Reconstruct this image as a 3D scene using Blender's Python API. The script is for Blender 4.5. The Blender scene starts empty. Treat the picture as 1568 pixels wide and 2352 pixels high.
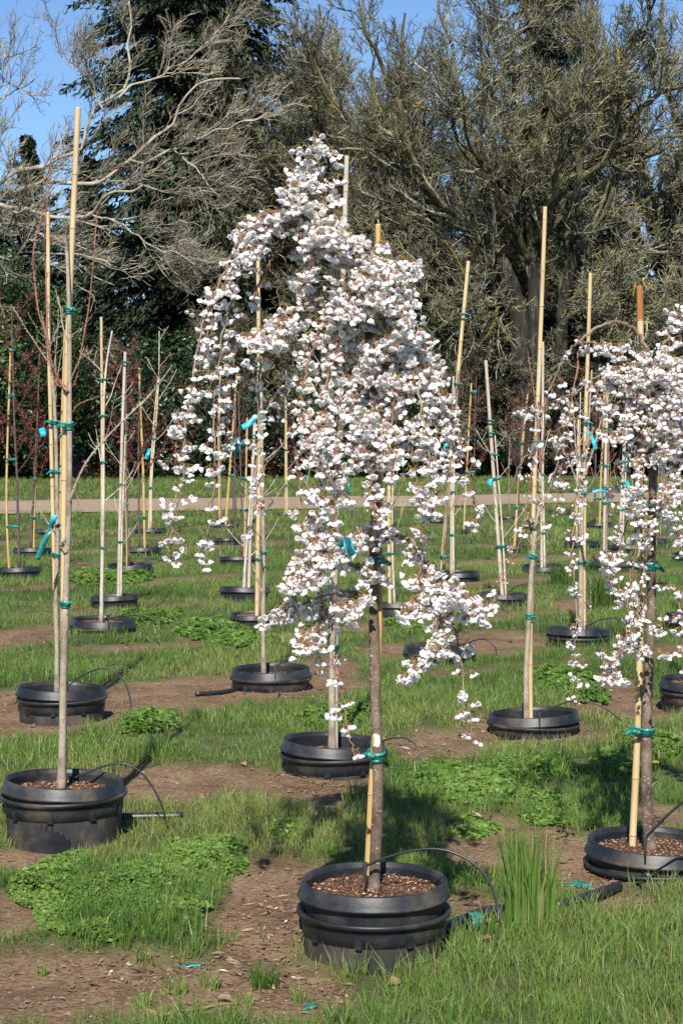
import bpy, math, random
import numpy as np
from mathutils import Vector, Matrix

random.seed(7)
RNG = np.random.default_rng(7)
SC = bpy.context.scene
COL = SC.collection

# ------------------------------------------------------------------ camera, sky, sun, exposure
CAM_H = 1.53
FPX = 4000.0                      # focal length in measuring pixels (picture 1568 x 2352)
PITCH = math.atan(142 / FPX)      # the field's horizon lies 142 such pixels above the middle
DK = FPX / 4899.0                 # depth factor: far distances were first measured for a longer lens
cam_d = bpy.data.cameras.new('camera')
cam = bpy.data.objects.new('camera', cam_d)
COL.objects.link(cam)
cam.location = (0, 0, CAM_H)
cam.rotation_euler = (math.pi / 2 - PITCH, 0, 0)
cam_d.sensor_fit = 'VERTICAL'
cam_d.sensor_height = 36.0
cam_d.lens = 36.0 * FPX / 2352
cam_d.clip_start = 0.1
cam_d.clip_end = 3000
SC.camera = cam

SUN_EL = math.radians(42)
SUN_AZ = math.radians(184.5)      # from +Y towards +X: behind the camera, a little to the left
world = bpy.data.worlds.new('World')
SC.world = world
world.use_nodes = True
wn = world.node_tree
bg = wn.nodes['Background']
sky = wn.nodes.new('ShaderNodeTexSky')
sky.sky_type = 'NISHITA'
sky.sun_disc = False
sky.sun_elevation = SUN_EL
sky.sun_rotation = SUN_AZ
sky.altitude = 200
sky.air_density = 1.0
sky.dust_density = 0.0
sky.ozone_density = 7.0
wn.links.new(sky.outputs[0], bg.inputs[0])
bg.inputs[1].default_value = 0.082

sun_d = bpy.data.lights.new('sun', 'SUN')
sun_d.energy = 5.0
sun_d.angle = math.radians(0.53)
sun_d.color = (1.0, 0.955, 0.88)
sun = bpy.data.objects.new('sun', sun_d)
COL.objects.link(sun)
to_sun = Vector((math.sin(SUN_AZ) * math.cos(SUN_EL), math.cos(SUN_AZ) * math.cos(SUN_EL), math.sin(SUN_EL)))
sun.rotation_euler = to_sun.to_track_quat('Z', 'Y').to_euler()
sun.location = to_sun * 50

SC.view_settings.view_transform = 'Standard'
SC.view_settings.look = 'None'
SC.view_settings.exposure = 0.8
SC.view_settings.gamma = 1.0
SC.view_settings.use_curve_mapping = False
SC.render.engine = 'CYCLES'
SC.cycles.max_bounces = 8
SC.cycles.diffuse_bounces = 4
SC.cycles.glossy_bounces = 2
SC.cycles.transmission_bounces = 5
SC.cycles.caustics_reflective = False
SC.cycles.caustics_refractive = False
SC.cycles.use_denoising = True
SC.cycles.denoiser = 'OPENIMAGEDENOISE'
SC.cycles.denoising_input_passes = 'RGB_ALBEDO_NORMAL'
SC.cycles.denoising_prefilter = 'ACCURATE'

# ------------------------------------------------------------------ helpers: measuring
SP, CP = math.sin(PITCH), math.cos(PITCH)

def W(x, y, Y):
    """world point that stands at depth Y behind measured picture point (x, y)"""
    cx = (x - 784) / FPX
    cy = (1176 - y) / FPX
    d = (cx, CP + SP * cy, -SP + CP * cy)
    t = Y / d[1]
    return Vector((d[0] * t, Y, CAM_H + d[2] * t))

def depth_at(y, z=0.0):
    cy = (1176 - y) / FPX
    return (CAM_H - z) / (-( -SP + CP * cy) / (CP + SP * cy))

def G(x, y):
    """ground point seen at (x, y)"""
    return W(x, y, depth_at(y))

# value noise shared by ground colour, ground relief and plant cover
_TAB = np.random.default_rng(11).random((256, 256))

def vnoise(x, y, s=1.0, o=0):
    x = np.asarray(x, float) * s + 17.3 * (o + 1) + 1000
    y = np.asarray(y, float) * s + 31.7 * (o + 1) + 1000
    xi = np.floor(x).astype(int); yi = np.floor(y).astype(int)
    fx = x - xi; fy = y - yi
    fx = fx * fx * (3 - 2 * fx); fy = fy * fy * (3 - 2 * fy)
    a = _TAB[xi % 256, yi % 256]; b = _TAB[(xi + 1) % 256, yi % 256]
    c = _TAB[xi % 256, (yi + 1) % 256]; d = _TAB[(xi + 1) % 256, (yi + 1) % 256]
    return (a * (1 - fx) + b * fx) * (1 - fy) + (c * (1 - fx) + d * fx) * fy

def fbm(x, y, s=1.0, o=0, n=4):
    t = 0; a = 0.5; k = 0
    for i in range(n):
        t = t + a * vnoise(x, y, s * 2 ** i, o + i); k += a; a *= 0.55
    return t / k

# ------------------------------------------------------------------ helpers: materials
def _nt(name):
    m = bpy.data.materials.new(name)
    m.use_nodes = True
    nt = m.node_tree
    return m, nt, nt.nodes['Principled BSDF'], nt.nodes['Material Output']

def _ramp(nt, stops):
    r = nt.nodes.new('ShaderNodeValToRGB')
    el = r.color_ramp.elements
    while len(el) < len(stops):
        el.new(0.5)
    for e, (p, c) in zip(el, stops):
        e.position = p
        e.color = (c[0], c[1], c[2], 1)
    return r

def mat_noise(name, stops, scale=8.0, stretch=(1, 1, 1), rough=0.8, bump=0.0, bscale=None, detail=4, spec=0.3, coord='Object', vary=False):
    m, nt, p, o = _nt(name)
    tc = nt.nodes.new('ShaderNodeTexCoord')
    mp = nt.nodes.new('ShaderNodeMapping')
    mp.inputs['Scale'].default_value = stretch
    if vary:                      # another patch of the pattern on every object
        oi = nt.nodes.new('ShaderNodeObjectInfo')
        va = nt.nodes.new('ShaderNodeVectorMath'); va.operation = 'MULTIPLY_ADD'
        va.inputs[1].default_value = (3.7, 3.7, 3.7)
        nt.links.new(oi.outputs['Location'], va.inputs[0]); nt.links.new(tc.outputs[coord], va.inputs[2])
        nt.links.new(va.outputs[0], mp.inputs[0])
    else:
        nt.links.new(tc.outputs[coord], mp.inputs[0])
    n = nt.nodes.new('ShaderNodeTexNoise')
    n.inputs['Scale'].default_value = scale
    n.inputs['Detail'].default_value = detail
    n.inputs['Roughness'].default_value = 0.65
    nt.links.new(mp.outputs[0], n.inputs['Vector'])
    r = _ramp(nt, stops)
    nt.links.new(n.outputs['Fac'], r.inputs[0])
    nt.links.new(r.outputs[0], p.inputs['Base Color'])
    p.inputs['Roughness'].default_value = rough
    p.inputs['Specular IOR Level'].default_value = spec
    if bump:
        n2 = nt.nodes.new('ShaderNodeTexNoise')
        n2.inputs['Scale'].default_value = bscale or scale * 3
        n2.inputs['Detail'].default_value = 5
        nt.links.new(mp.outputs[0], n2.inputs['Vector'])
        b = nt.nodes.new('ShaderNodeBump')
        b.inputs['Strength'].default_value = bump
        b.inputs['Distance'].default_value = 0.01
        nt.links.new(n2.outputs['Fac'], b.inputs['Height'])
        nt.links.new(b.outputs[0], p.inputs['Normal'])
    return m

def mat_leaf(name, stops, rough=0.5, trans=0.35, spec=0.3, tcol=None):
    """leaf or petal: colour from the per-piece tint, part of the light passes through"""
    m, nt, p, o = _nt(name)
    a = nt.nodes.new('ShaderNodeAttribute')
    a.attribute_name = 'tint'
    r = _ramp(nt, stops)
    nt.links.new(a.outputs['Fac'], r.inputs[0])
    nt.links.new(r.outputs[0], p.inputs['Base Color'])
    p.inputs['Roughness'].default_value = rough
    p.inputs['Specular IOR Level'].default_value = spec
    t = nt.nodes.new('ShaderNodeBsdfTranslucent')
    if tcol:
        mx = nt.nodes.new('ShaderNodeMix'); mx.data_type = 'RGBA'; mx.blend_type = 'MULTIPLY'
        mx.inputs[0].default_value = 1.0
        nt.links.new(r.outputs[0], mx.inputs[6]); mx.inputs[7].default_value = (*tcol, 1)
        nt.links.new(mx.outputs[2], t.inputs[0])
    else:
        nt.links.new(r.outputs[0], t.inputs[0])
    s = nt.nodes.new('ShaderNodeMixShader')
    s.inputs[0].default_value = trans
    nt.links.new(p.outputs[0], s.inputs[1])
    nt.links.new(t.outputs[0], s.inputs[2])
    nt.links.new(s.outputs[0], o.inputs[0])
    return m

M = {}

# ------------------------------------------------------------------ helpers: meshes
def npmesh(name, V, tris=None, quads=None, mats=(), tint=None, smooth=False, mi=None):
    me = bpy.data.meshes.new(name)
    V = np.asarray(V, np.float32)
    nt_ = 0 if tris is None else len(tris)
    nq = 0 if quads is None else len(quads)
    me.vertices.add(len(V))
    me.vertices.foreach_set('co', V.ravel())
    idx = []
    if nt_: idx.append(np.asarray(tris, np.int32).ravel())
    if nq: idx.append(np.asarray(quads, np.int32).ravel())
    idx = np.concatenate(idx)
    me.loops.add(len(idx))
    me.loops.foreach_set('vertex_index', idx)
    tot = np.concatenate([np.full(nt_, 3, np.int32), np.full(nq, 4, np.int32)])
    st = np.concatenate([[0], np.cumsum(tot)[:-1]]).astype(np.int32)
    me.polygons.add(nt_ + nq)
    me.polygons.foreach_set('loop_start', st)
    me.polygons.foreach_set('loop_total', tot)
    if mi is not None:
        me.polygons.foreach_set('material_index', np.asarray(mi, np.int32))
    me.polygons.foreach_set('use_smooth', np.full(nt_ + nq, bool(smooth)))
    if tint is not None:
        a = me.attributes.new('tint', 'FLOAT', 'POINT')
        a.data.foreach_set('value', np.asarray(tint, np.float32))
    for m in mats:
        me.materials.append(m)
    me.update(calc_edges=True)
    return me

def link(name, me, parent=None):
    o = bpy.data.objects.new(name, me)
    COL.objects.link(o)
    if parent is not None:
        o.parent = parent
    return o

def empty(name, loc=(0, 0, 0)):
    o = bpy.data.objects.new(name, None)
    o.empty_display_size = 0.1
    COL.objects.link(o)
    o.location = loc
    return o

def tag(o, label=None, cat=None, group=None, kind=None):
    if label: o['label'] = label
    if cat: o['category'] = cat
    if group: o['group'] = group
    if kind: o['kind'] = kind
    return o

class MB:
    """collects shapes for one mesh"""
    def __init__(s):
        s.v = []; s.f = []; s.m = []; s.t = []
    def add(s, verts, faces, mat=0, tint=0.5):
        b = len(s.v)
        s.v.extend(verts)
        s.t.extend([tint] * len(verts))
        for f in faces:
            s.f.append(tuple(i + b for i in f)); s.m.append(mat)
    def tube(s, pts, rad, k=8, mat=0, cap=True, tint=0.5):
        V, F = tube_vf(pts, rad, k, cap)
        s.add(V, F, mat, tint)
    def lathe(s, prof, k=48, mat=0):
        n = len(prof)
        V = []
        for r, z in prof:
            for j in range(k):
                a = 2 * math.pi * j / k
                V.append((r * math.cos(a), r * math.sin(a), z))
        F = []
        for i in range(n - 1):
            for j in range(k):
                j2 = (j + 1) % k
                F.append((i * k + j, i * k + j2, (i + 1) * k + j2, (i + 1) * k + j))
        s.add(V, F, mat)
    def box(s, c, sx, sy, sz, rot=None, mat=0, tint=0.5):
        V = [Vector((x * sx / 2, y * sy / 2, z * sz / 2)) for x in (-1, 1) for y in (-1, 1) for z in (-1, 1)]
        if rot is not None:
            V = [rot @ v for v in V]
        V = [tuple(v + Vector(c)) for v in V]
        F = [(0, 1, 3, 2), (4, 6, 7, 5), (0, 4, 5, 1), (2, 3, 7, 6), (0, 2, 6, 4), (1, 5, 7, 3)]
        s.add(V, F, mat, tint)
    def ribbon(s, pts, side, width, mat=0, thick=0.0006, tint=0.5):
        """thin strip with a real thickness"""
        n = len(pts)
        V = []
        for i, p in enumerate(pts):
            p = Vector(p)
            t = (Vector(pts[min(i + 1, n - 1)]) - Vector(pts[max(i - 1, 0)])).normalized()
            sd = Vector(side[i] if isinstance(side, list) else side)
            sd = (sd - t * sd.dot(t)).normalized() * width / 2
            nn = t.cross(sd).normalized() * thick / 2
            V += [tuple(p - sd - nn), tuple(p + sd - nn), tuple(p + sd + nn), tuple(p - sd + nn)]
        F = []
        for i in range(n - 1):
            for j in range(4):
                F.append((i * 4 + j, i * 4 + (j + 1) % 4, i * 4 + 4 + (j + 1) % 4, i * 4 + 4 + j))
        F.append((3, 2, 1, 0)); F.append(tuple((n - 1) * 4 + j for j in range(4)))
        s.add(V, F, mat, tint)
    def mesh(s, name, mats, smooth=True, tint=False):
        me = bpy.data.meshes.new(name)
        me.from_pydata([tuple(v) for v in s.v], [], s.f)
        for m in mats: me.materials.append(m)
        me.polygons.foreach_set('material_index', s.m)
        me.polygons.foreach_set('use_smooth', [smooth] * len(s.f))
        if tint:
            a = me.attributes.new('tint', 'FLOAT', 'POINT')
            a.data.foreach_set('value', s.t)
        me.update()
        return me
    def build(s, name, mats, parent=None, smooth=True, tint=False):
        return link(name, s.mesh(name, mats, smooth, tint), parent)

def tube_vf(pts, rad, k=8, cap=True):
    P = np.array([tuple(p) for p in pts], float)
    n = len(P)
    R = np.full(n, rad) if np.isscalar(rad) else np.asarray(rad, float)
    T = np.gradient(P, axis=0)
    T /= np.maximum(np.linalg.norm(T, axis=1, keepdims=True), 1e-9)
    u = np.cross(T[0], (0.31, 0.87, 0.11)); 
    if np.linalg.norm(u) < 1e-3: u = np.cross(T[0], (1, 0, 0))
    u /= np.linalg.norm(u)
    ang = 2 * np.pi * np.arange(k) / k
    V = []
    for i in range(n):
        u = u - T[i] * u.dot(T[i]); u /= np.linalg.norm(u)
        w = np.cross(T[i], u)
        V.extend((P[i] + R[i] * (np.cos(ang)[:, None] * u + np.sin(ang)[:, None] * w)).tolist())
    F = []
    for i in range(n - 1):
        for j in range(k):
            j2 = (j + 1) % k
            F.append((i * k + j, i * k + j2, (i + 1) * k + j2, (i + 1) * k + j))
    if cap:
        F.append(tuple(range(k - 1, -1, -1)))
        F.append(tuple((n - 1) * k + j for j in range(k)))
    return V, F

def spline(pts, per=6):
    P = [Vector(p) for p in pts]
    if len(P) < 3:
        return [P[0].lerp(P[-1], i / per) for i in range(per + 1)]
    out = []
    Q = [P[0] * 2 - P[1]] + P + [P[-1] * 2 - P[-2]]
    for i in range(1, len(Q) - 2):
        a, b, c, d = Q[i - 1], Q[i], Q[i + 1], Q[i + 2]
        for j in range(per):
            t = j / per
            out.append(0.5 * (2 * b + (c - a) * t + (2 * a - 5 * b + 4 * c - d) * t * t + (3 * b - a - 3 * c + d) * t ** 3))
    out.append(P[-1])
    return out

def lerp(a, b, t):
    return a + (b - a) * t

def unit(v):
    return v / np.maximum(np.linalg.norm(v, axis=-1, keepdims=True), 1e-9)

# ------------------------------------------------------------------ materials
def s2l(*c):
    return tuple(((v / 255) / 12.92) if v <= 10 else (((v / 255) + 0.055) / 1.055) ** 2.4 for v in c)

M['plastic'] = mat_noise('black_plastic', [(0.3, (0.005, 0.006, 0.008)), (0.46, (0.010, 0.0115, 0.0145)), (0.56, (0.028, 0.026, 0.025)), (0.7, (0.08, 0.063, 0.048))], 5, (1, 1, 1.4), 0.48, 0.12, 30, spec=0.4, detail=8, vary=True)
M['dusty'] = mat_noise('dusty_plastic', [(0.3, (0.016, 0.016, 0.017)), (0.52, (0.035, 0.034, 0.033)), (0.7, (0.12, 0.09, 0.065))], 7, (1, 1, 0.6), 0.7, 0.12, 40, spec=0.25, detail=8, vary=True)
M['soil'] = mat_noise('potting_soil', [(0.3, (0.03, 0.016, 0.01)), (0.7, (0.11, 0.055, 0.033))], 40, rough=0.95, bump=0.5)
M['chip'] = mat_leaf('bark_chip', [(0, (0.05, 0.022, 0.013)), (0.5, (0.16, 0.07, 0.037)), (0.85, (0.28, 0.15, 0.085)), (1, (0.5, 0.38, 0.25))], 0.85, 0.0)
M['cane_tan'] = mat_noise('bamboo_tan', [(0.25, (0.36, 0.25, 0.125)), (0.5, (0.46, 0.335, 0.18)), (0.8, (0.54, 0.42, 0.26))], 10, (3, 3, 0.3), 0.42, 0.05, 30, spec=0.45)
M['cane_yellow'] = mat_noise('bamboo_yellow', [(0.25, (0.31, 0.195, 0.07)), (0.5, (0.42, 0.275, 0.105)), (0.8, (0.48, 0.34, 0.155))], 10, (3, 3, 0.4), 0.42, 0.05, 30, spec=0.45)
M['cane_pale'] = mat_noise('bamboo_weathered', [(0.25, (0.29, 0.235, 0.18)), (0.5, (0.40, 0.335, 0.265)), (0.8, (0.48, 0.42, 0.345))], 10, (3, 3, 0.3), 0.6, 0.05, 30)
M['cane_node'] = mat_noise('bamboo_node', [(0.3, (0.17, 0.10, 0.045)), (0.7, (0.38, 0.25, 0.12))], 60, rough=0.6)
M['cane_burnt'] = mat_noise('bamboo_burnt', [(0.3, (0.20, 0.065, 0.015)), (0.7, (0.42, 0.19, 0.05))], 12, (3, 3, 0.4), 0.4)
M['tie'] = mat_noise('teal_tape', [(0.3, (0.004, 0.085, 0.068)), (0.5, (0.012, 0.165, 0.135)), (0.8, (0.08, 0.31, 0.26))], 35, rough=0.35, spec=0.5)
M['tagblue'] = mat_noise('tag_vinyl', [(0.3, (0.015, 0.28, 0.36)), (0.7, (0.03, 0.38, 0.46))], 20, rough=0.4, spec=0.5)
M['ink'] = mat_noise('tag_ink', [(0.3, (0.01, 0.06, 0.08)), (0.7, (0.015, 0.09, 0.11))], 20, rough=0.5)
M['tube'] = mat_noise('drip_tube', [(0.3, (0.008, 0.008, 0.009)), (0.7, (0.02, 0.021, 0.023))], 20, rough=0.4, spec=0.5)

def mat_bark(name, base, dark, pale, lent=0.5, scale=14, zst=5.0, lcol=None):
    m, nt, p, o = _nt(name)
    tc = nt.nodes.new('ShaderNodeTexCoord')
    mp = nt.nodes.new('ShaderNodeMapping'); nt.links.new(tc.outputs['Object'], mp.inputs[0])
    mp.inputs['Scale'].default_value = (1, 1, 0.6)
    n = nt.nodes.new('ShaderNodeTexNoise'); n.inputs['Scale'].default_value = scale; n.inputs['Detail'].default_value = 6
    n.inputs['Roughness'].default_value = 0.7
    nt.links.new(mp.outputs[0], n.inputs['Vector'])
    r = _ramp(nt, [(0.34, dark), (0.5, base), (0.68, pale)])
    nt.links.new(n.outputs['Fac'], r.inputs[0])
    # short horizontal lenticels
    mp2 = nt.nodes.new('ShaderNodeMapping'); nt.links.new(tc.outputs['Object'], mp2.inputs[0])
    mp2.inputs['Scale'].default_value = (60, 60, 60 * zst)
    v = nt.nodes.new('ShaderNodeTexNoise'); v.inputs['Scale'].default_value = 1.0; v.inputs['Detail'].default_value = 1
    nt.links.new(mp2.outputs[0], v.inputs['Vector'])
    r2 = _ramp(nt, [(0.64, (0, 0, 0)), (0.7, (1, 1, 1))])
    nt.links.new(v.outputs['Fac'], r2.inputs[0])
    ml = nt.nodes.new('ShaderNodeMath'); ml.operation = 'MULTIPLY'; ml.inputs[1].default_value = lent
    nt.links.new(r2.outputs[0], ml.inputs[0])
    mx = nt.nodes.new('ShaderNodeMix'); mx.data_type = 'RGBA'
    nt.links.new(ml.outputs[0], mx.inputs[0]); nt.links.new(r.outputs[0], mx.inputs[6])
    mx.inputs[7].default_value = (*(lcol or pale), 1)
    nt.links.new(mx.outputs[2], p.inputs['Base Color'])
    p.inputs['Roughness'].default_value = 0.8
    p.inputs['Specular IOR Level'].default_value = 0.25
    b = nt.nodes.new('ShaderNodeBump'); b.inputs['Strength'].default_value = 0.5; b.inputs['Distance'].default_value = 0.004
    ad = nt.nodes.new('ShaderNodeMath'); ad.operation = 'ADD'
    nt.links.new(n.outputs['Fac'], ad.inputs[0]); nt.links.new(ml.outputs[0], ad.inputs[1])
    nt.links.new(ad.outputs[0], b.inputs['Height']); nt.links.new(b.outputs[0], p.inputs['Normal'])
    return m

M['bark_cherry'] = mat_bark('cherry_bark', (0.115, 0.080, 0.058), (0.032, 0.020, 0.016), (0.25, 0.19, 0.145), 0.85, 11, 3.2, (0.40, 0.33, 0.26))
M['bark_grey'] = mat_bark('grey_bark', (0.27, 0.22, 0.165), (0.15, 0.115, 0.085), (0.37, 0.31, 0.24), 0.5, 20, 1.0, (0.14, 0.11, 0.085))
M['bark_pale'] = mat_bark('pale_bark', (0.42, 0.36, 0.29), (0.26, 0.22, 0.17), (0.55, 0.49, 0.41), 0.5, 14, 1.0, (0.22, 0.18, 0.14))
M['bark_brown'] = mat_bark('brown_bark', (0.20, 0.145, 0.105), (0.10, 0.07, 0.05), (0.30, 0.23, 0.17), 0.5, 16, 2.0)
M['bark_plum'] = mat_bark('plum_bark', (0.085, 0.058, 0.052), (0.04, 0.027, 0.025), (0.14, 0.105, 0.095), 0.5, 20, 3.0)
M['twig_red'] = mat_noise('red_twig', [(0.3, (0.13, 0.05, 0.035)), (0.6, (0.24, 0.115, 0.075)), (0.85, (0.34, 0.22, 0.16))], 30, rough=0.6)
M['scrape'] = mat_noise('pale_scrape', [(0.35, (0.25, 0.2, 0.16)), (0.5, (0.62, 0.58, 0.5)), (0.8, (0.72, 0.69, 0.62))], 60, (1, 1, 0.3), 0.9)
M['bark_old'] = mat_noise('old_bark', [(0.35, (0.008, 0.006, 0.005)), (0.55, (0.03, 0.026, 0.02)), (0.75, (0.10, 0.092, 0.075))], 4.5, (1, 1, 0.14), 0.95, 0.6, 6)
M['bark_moss'] = mat_noise('mossy_bark', [(0.3, (0.03, 0.025, 0.014)), (0.5, (0.08, 0.07, 0.03)), (0.68, (0.13, 0.125, 0.09)), (0.85, (0.25, 0.24, 0.20))], 0.8, rough=0.95, bump=0.5, bscale=6)
M['limb_pale'] = mat_noise('pale_limb', [(0.3, (0.12, 0.095, 0.065)), (0.5, (0.27, 0.24, 0.185)), (0.8, (0.42, 0.38, 0.31))], 1.5, rough=0.9, bump=0.4, bscale=9)
M['twig_lichen'] = mat_leaf('lichen_twig', [(0, (0.022, 0.02, 0.014)), (0.3, (0.082, 0.078, 0.045)), (0.65, (0.195, 0.188, 0.118)), (0.88, (0.34, 0.335, 0.24)), (0.93, (0.21, 0.155, 0.03)), (1, (0.27, 0.19, 0.035))], 0.9, 0.0)
M['twig_pale'] = mat_leaf('pale_twig', [(0, (0.06, 0.05, 0.034)), (0.4, (0.15, 0.132, 0.095)), (0.75, (0.27, 0.25, 0.195)), (0.92, (0.35, 0.325, 0.265)), (1, (0.25, 0.175, 0.04))], 0.9, 0.0)
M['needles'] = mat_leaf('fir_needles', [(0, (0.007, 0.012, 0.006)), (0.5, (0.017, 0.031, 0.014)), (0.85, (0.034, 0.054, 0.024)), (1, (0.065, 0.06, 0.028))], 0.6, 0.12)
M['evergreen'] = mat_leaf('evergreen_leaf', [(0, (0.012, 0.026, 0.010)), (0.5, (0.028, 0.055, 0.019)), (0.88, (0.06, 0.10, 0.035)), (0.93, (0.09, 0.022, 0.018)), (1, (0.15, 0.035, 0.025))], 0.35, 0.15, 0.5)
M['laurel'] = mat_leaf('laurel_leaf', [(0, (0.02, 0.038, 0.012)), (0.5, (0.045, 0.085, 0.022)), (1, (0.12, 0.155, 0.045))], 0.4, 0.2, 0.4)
M['plumleaf'] = mat_leaf('plum_leaf', [(0, (0.055, 0.012, 0.014)), (0.5, (0.12, 0.025, 0.024)), (0.85, (0.20, 0.055, 0.03)), (1, (0.24, 0.11, 0.045))], 0.5, 0.35)
M['grass'] = mat_leaf('grass_blade', [(0, (0.038, 0.076, 0.014)), (0.35, (0.082, 0.158, 0.027)), (0.7, (0.145, 0.238, 0.046)), (0.9, (0.23, 0.255, 0.075)), (0.94, (0.34, 0.28, 0.13)), (1, (0.44, 0.37, 0.22))], 0.5, 0.4, 0.35)
M['weed'] = mat_leaf('weed_leaf', [(0, (0.06, 0.115, 0.018)), (0.5, (0.125, 0.22, 0.034)), (1, (0.21, 0.305, 0.065))], 0.45, 0.4, 0.35)
M['petal'] = mat_leaf('petal', [(0, (0.86, 0.78, 0.78)), (0.3, (0.90, 0.87, 0.855)), (1, (0.94, 0.925, 0.905))], 0.7, 0.55, 0.1)
M['calyx'] = mat_leaf('calyx', [(0, (0.30, 0.05, 0.07)), (0.5, (0.32, 0.16, 0.08)), (1, (0.32, 0.31, 0.10))], 0.5, 0.15)
M['budleaf'] = mat_leaf('young_leaf', [(0, (0.22, 0.10, 0.03)), (0.5, (0.20, 0.17, 0.035)), (1, (0.16, 0.22, 0.04))], 0.45, 0.4)
M['litter'] = mat_leaf('dry_litter', [(0, (0.075, 0.042, 0.027)), (0.4, (0.20, 0.125, 0.078)), (0.8, (0.36, 0.26, 0.17)), (0.97, (0.48, 0.40, 0.29)), (1, (0.75, 0.72, 0.70))], 0.85, 0.1)
M['pebble'] = mat_leaf('pebble', [(0, (0.12, 0.078, 0.046)), (0.6, (0.20, 0.145, 0.10)), (1, (0.42, 0.38, 0.33))], 0.8, 0.0)
M['dandelion'] = mat_leaf('dandelion_petal', [(0, (0.75, 0.42, 0.01)), (1, (0.85, 0.58, 0.02))], 0.6, 0.25)
M['deadleaf'] = mat_noise('dead_leaf', [(0.3, (0.13, 0.075, 0.045)), (0.6, (0.27, 0.17, 0.11)), (0.85, (0.40, 0.29, 0.20))], 60, rough=0.8)
M['house'] = mat_noise('painted_siding', [(0.3, (0.62, 0.62, 0.62)), (0.7, (0.74, 0.74, 0.74))], 2, rough=0.7)
M['roof'] = mat_noise('roof_felt', [(0.3, (0.10, 0.10, 0.11)), (0.7, (0.17, 0.17, 0.18))], 3, rough=0.9)
M['glass'] = mat_noise('dark_pane', [(0.3, (0.02, 0.025, 0.03)), (0.7, (0.03, 0.035, 0.04))], 3, rough=0.1, spec=0.5)

# ------------------------------------------------------------------ where soil lies bare
# patches measured on the picture: centre x, y, half width, half height
BARE = [(130, 2290, 420, 110), (430, 2270, 330, 80), (640, 2290, 180, 75), (610, 2110, 120, 130), (45, 2105, 110, 60), (690, 2055, 130, 60), (880, 2190, 120, 55),
        (20, 1980, 130, 38), (480, 1800, 225, 46), (690, 1840, 110, 36), (1000, 1722, 140, 40), (1120, 1700, 90, 26),
        (1190, 1935, 150, 62), (1300, 1985, 170, 60), (1090, 1965, 90, 45), (1225, 1690, 170, 42), (1450, 1640, 130, 34), (1085, 2090, 75, 36),
        (340, 1600, 130, 36), (40, 1620, 90, 45), (450, 1577, 110, 26), (50, 1466, 110, 24), (540, 1578, 110, 24), (740, 1545, 90, 34),
        (1140, 1478, 130, 26), (890, 1500, 70, 22), (1420, 1590, 70, 26), (1330, 1390, 60, 12), (950, 1420, 80, 14),
        (1420, 2075, 90, 26), (1530, 1880, 80, 30), (760, 1790, 140, 30)]
_B = []
for x, y, rx, ry in BARE:
    c = G(x, y)
    y0 = depth_at(y + ry); y1 = depth_at(y - ry)
    _B.append((c.x, (y0 + y1) / 2, rx * c.y / FPX, (y1 - y0) / 2))
# patches kept green
LUSH = [(950, 1850, 130, 75), (330, 2030, 230, 65), (800, 1940, 120, 60), (1120, 1830, 110, 42), (1240, 1860, 100, 42), (980, 1600, 160, 60), (1300, 1760, 150, 55), (1180, 2180, 130, 70), (560, 1900, 190, 60), (330, 2110, 130, 60), (1180, 1960, 50, 24)]
_L = []
for x, y, rx, ry in LUSH:
    c = G(x, y)
    y0 = depth_at(y + ry); y1 = depth_at(y - ry)
    _L.append((c.x, (y0 + y1) / 2, rx * c.y / FPX, (y1 - y0) / 2))
ROWS = [6.6, 9.75, 13.6, 18.1, 22.6, 27.1, 31.6, 36.1, 40.6, 45.1]

def road_edges(X):
    near = DK * (55.8 + 0.72 * X) + 0.9 * (vnoise(X, X * 0, 0.35, 5) - 0.5) * 2
    far = DK * (70.0 + 0.60 * X) + 0.9 * (vnoise(X, X * 0, 0.3, 9) - 0.5) * 2
    return near, far

def cover(X, Y):
    """0 bare soil .. 1 full green"""
    X = np.asarray(X, float); Y = np.asarray(Y, float)
    wob = fbm(X, Y, 2.4, 3, 4) - 0.5 + 0.45 * (fbm(X, Y, 9.0, 33, 2) - 0.5)
    d = np.full(X.shape, -1.0)
    for cx, cy, rx, ry in _B:
        d = np.maximum(d, 1 - ((X - cx) / rx) ** 2 - ((Y - cy) / ry) ** 2)
    for i, r in enumerate(ROWS[2:]):
        w = 0.42 + 0.012 * r
        g = 1 - ((Y / DK - r - 1.02 * X) / w) ** 2
        g = np.maximum(g, -1) * 0.75 - 0.55 + 1.2 * (vnoise(X, Y, 0.55, 20 + i) - 0.38)
        d = np.maximum(d, g)
    l = np.full(X.shape, -1.0)
    for cx, cy, rx, ry in _L:
        l = np.maximum(l, 1 - ((X - cx) / rx) ** 2 - ((Y - cy) / ry) ** 2)
    d = np.where(l > -0.6, np.minimum(d, -l * 1.1 + 0.15), d)
    v = 0.5 - d * 1.6 + wob * 2.2
    n, f = road_edges(X)
    e = np.minimum(Y - n, f - Y)
    v = np.where(Y > 45 * DK, 0.95 - np.clip(e + 0.5, 0, 1) * 1.2 + 1.2 * wob, v)
    return np.clip(v, 0, 1)

def ground_z(X, Y):
    k = np.clip((57 - np.asarray(Y, float)) / 33, 0, 1)
    c = cover(X, Y)
    return k * (0.045 * (fbm(X, Y, 1.3, 2, 3) - 0.5) + 0.032 * (fbm(X, Y, 7, 6, 3) - 0.5)) + k * 0.02 * c - 0.01

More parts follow.
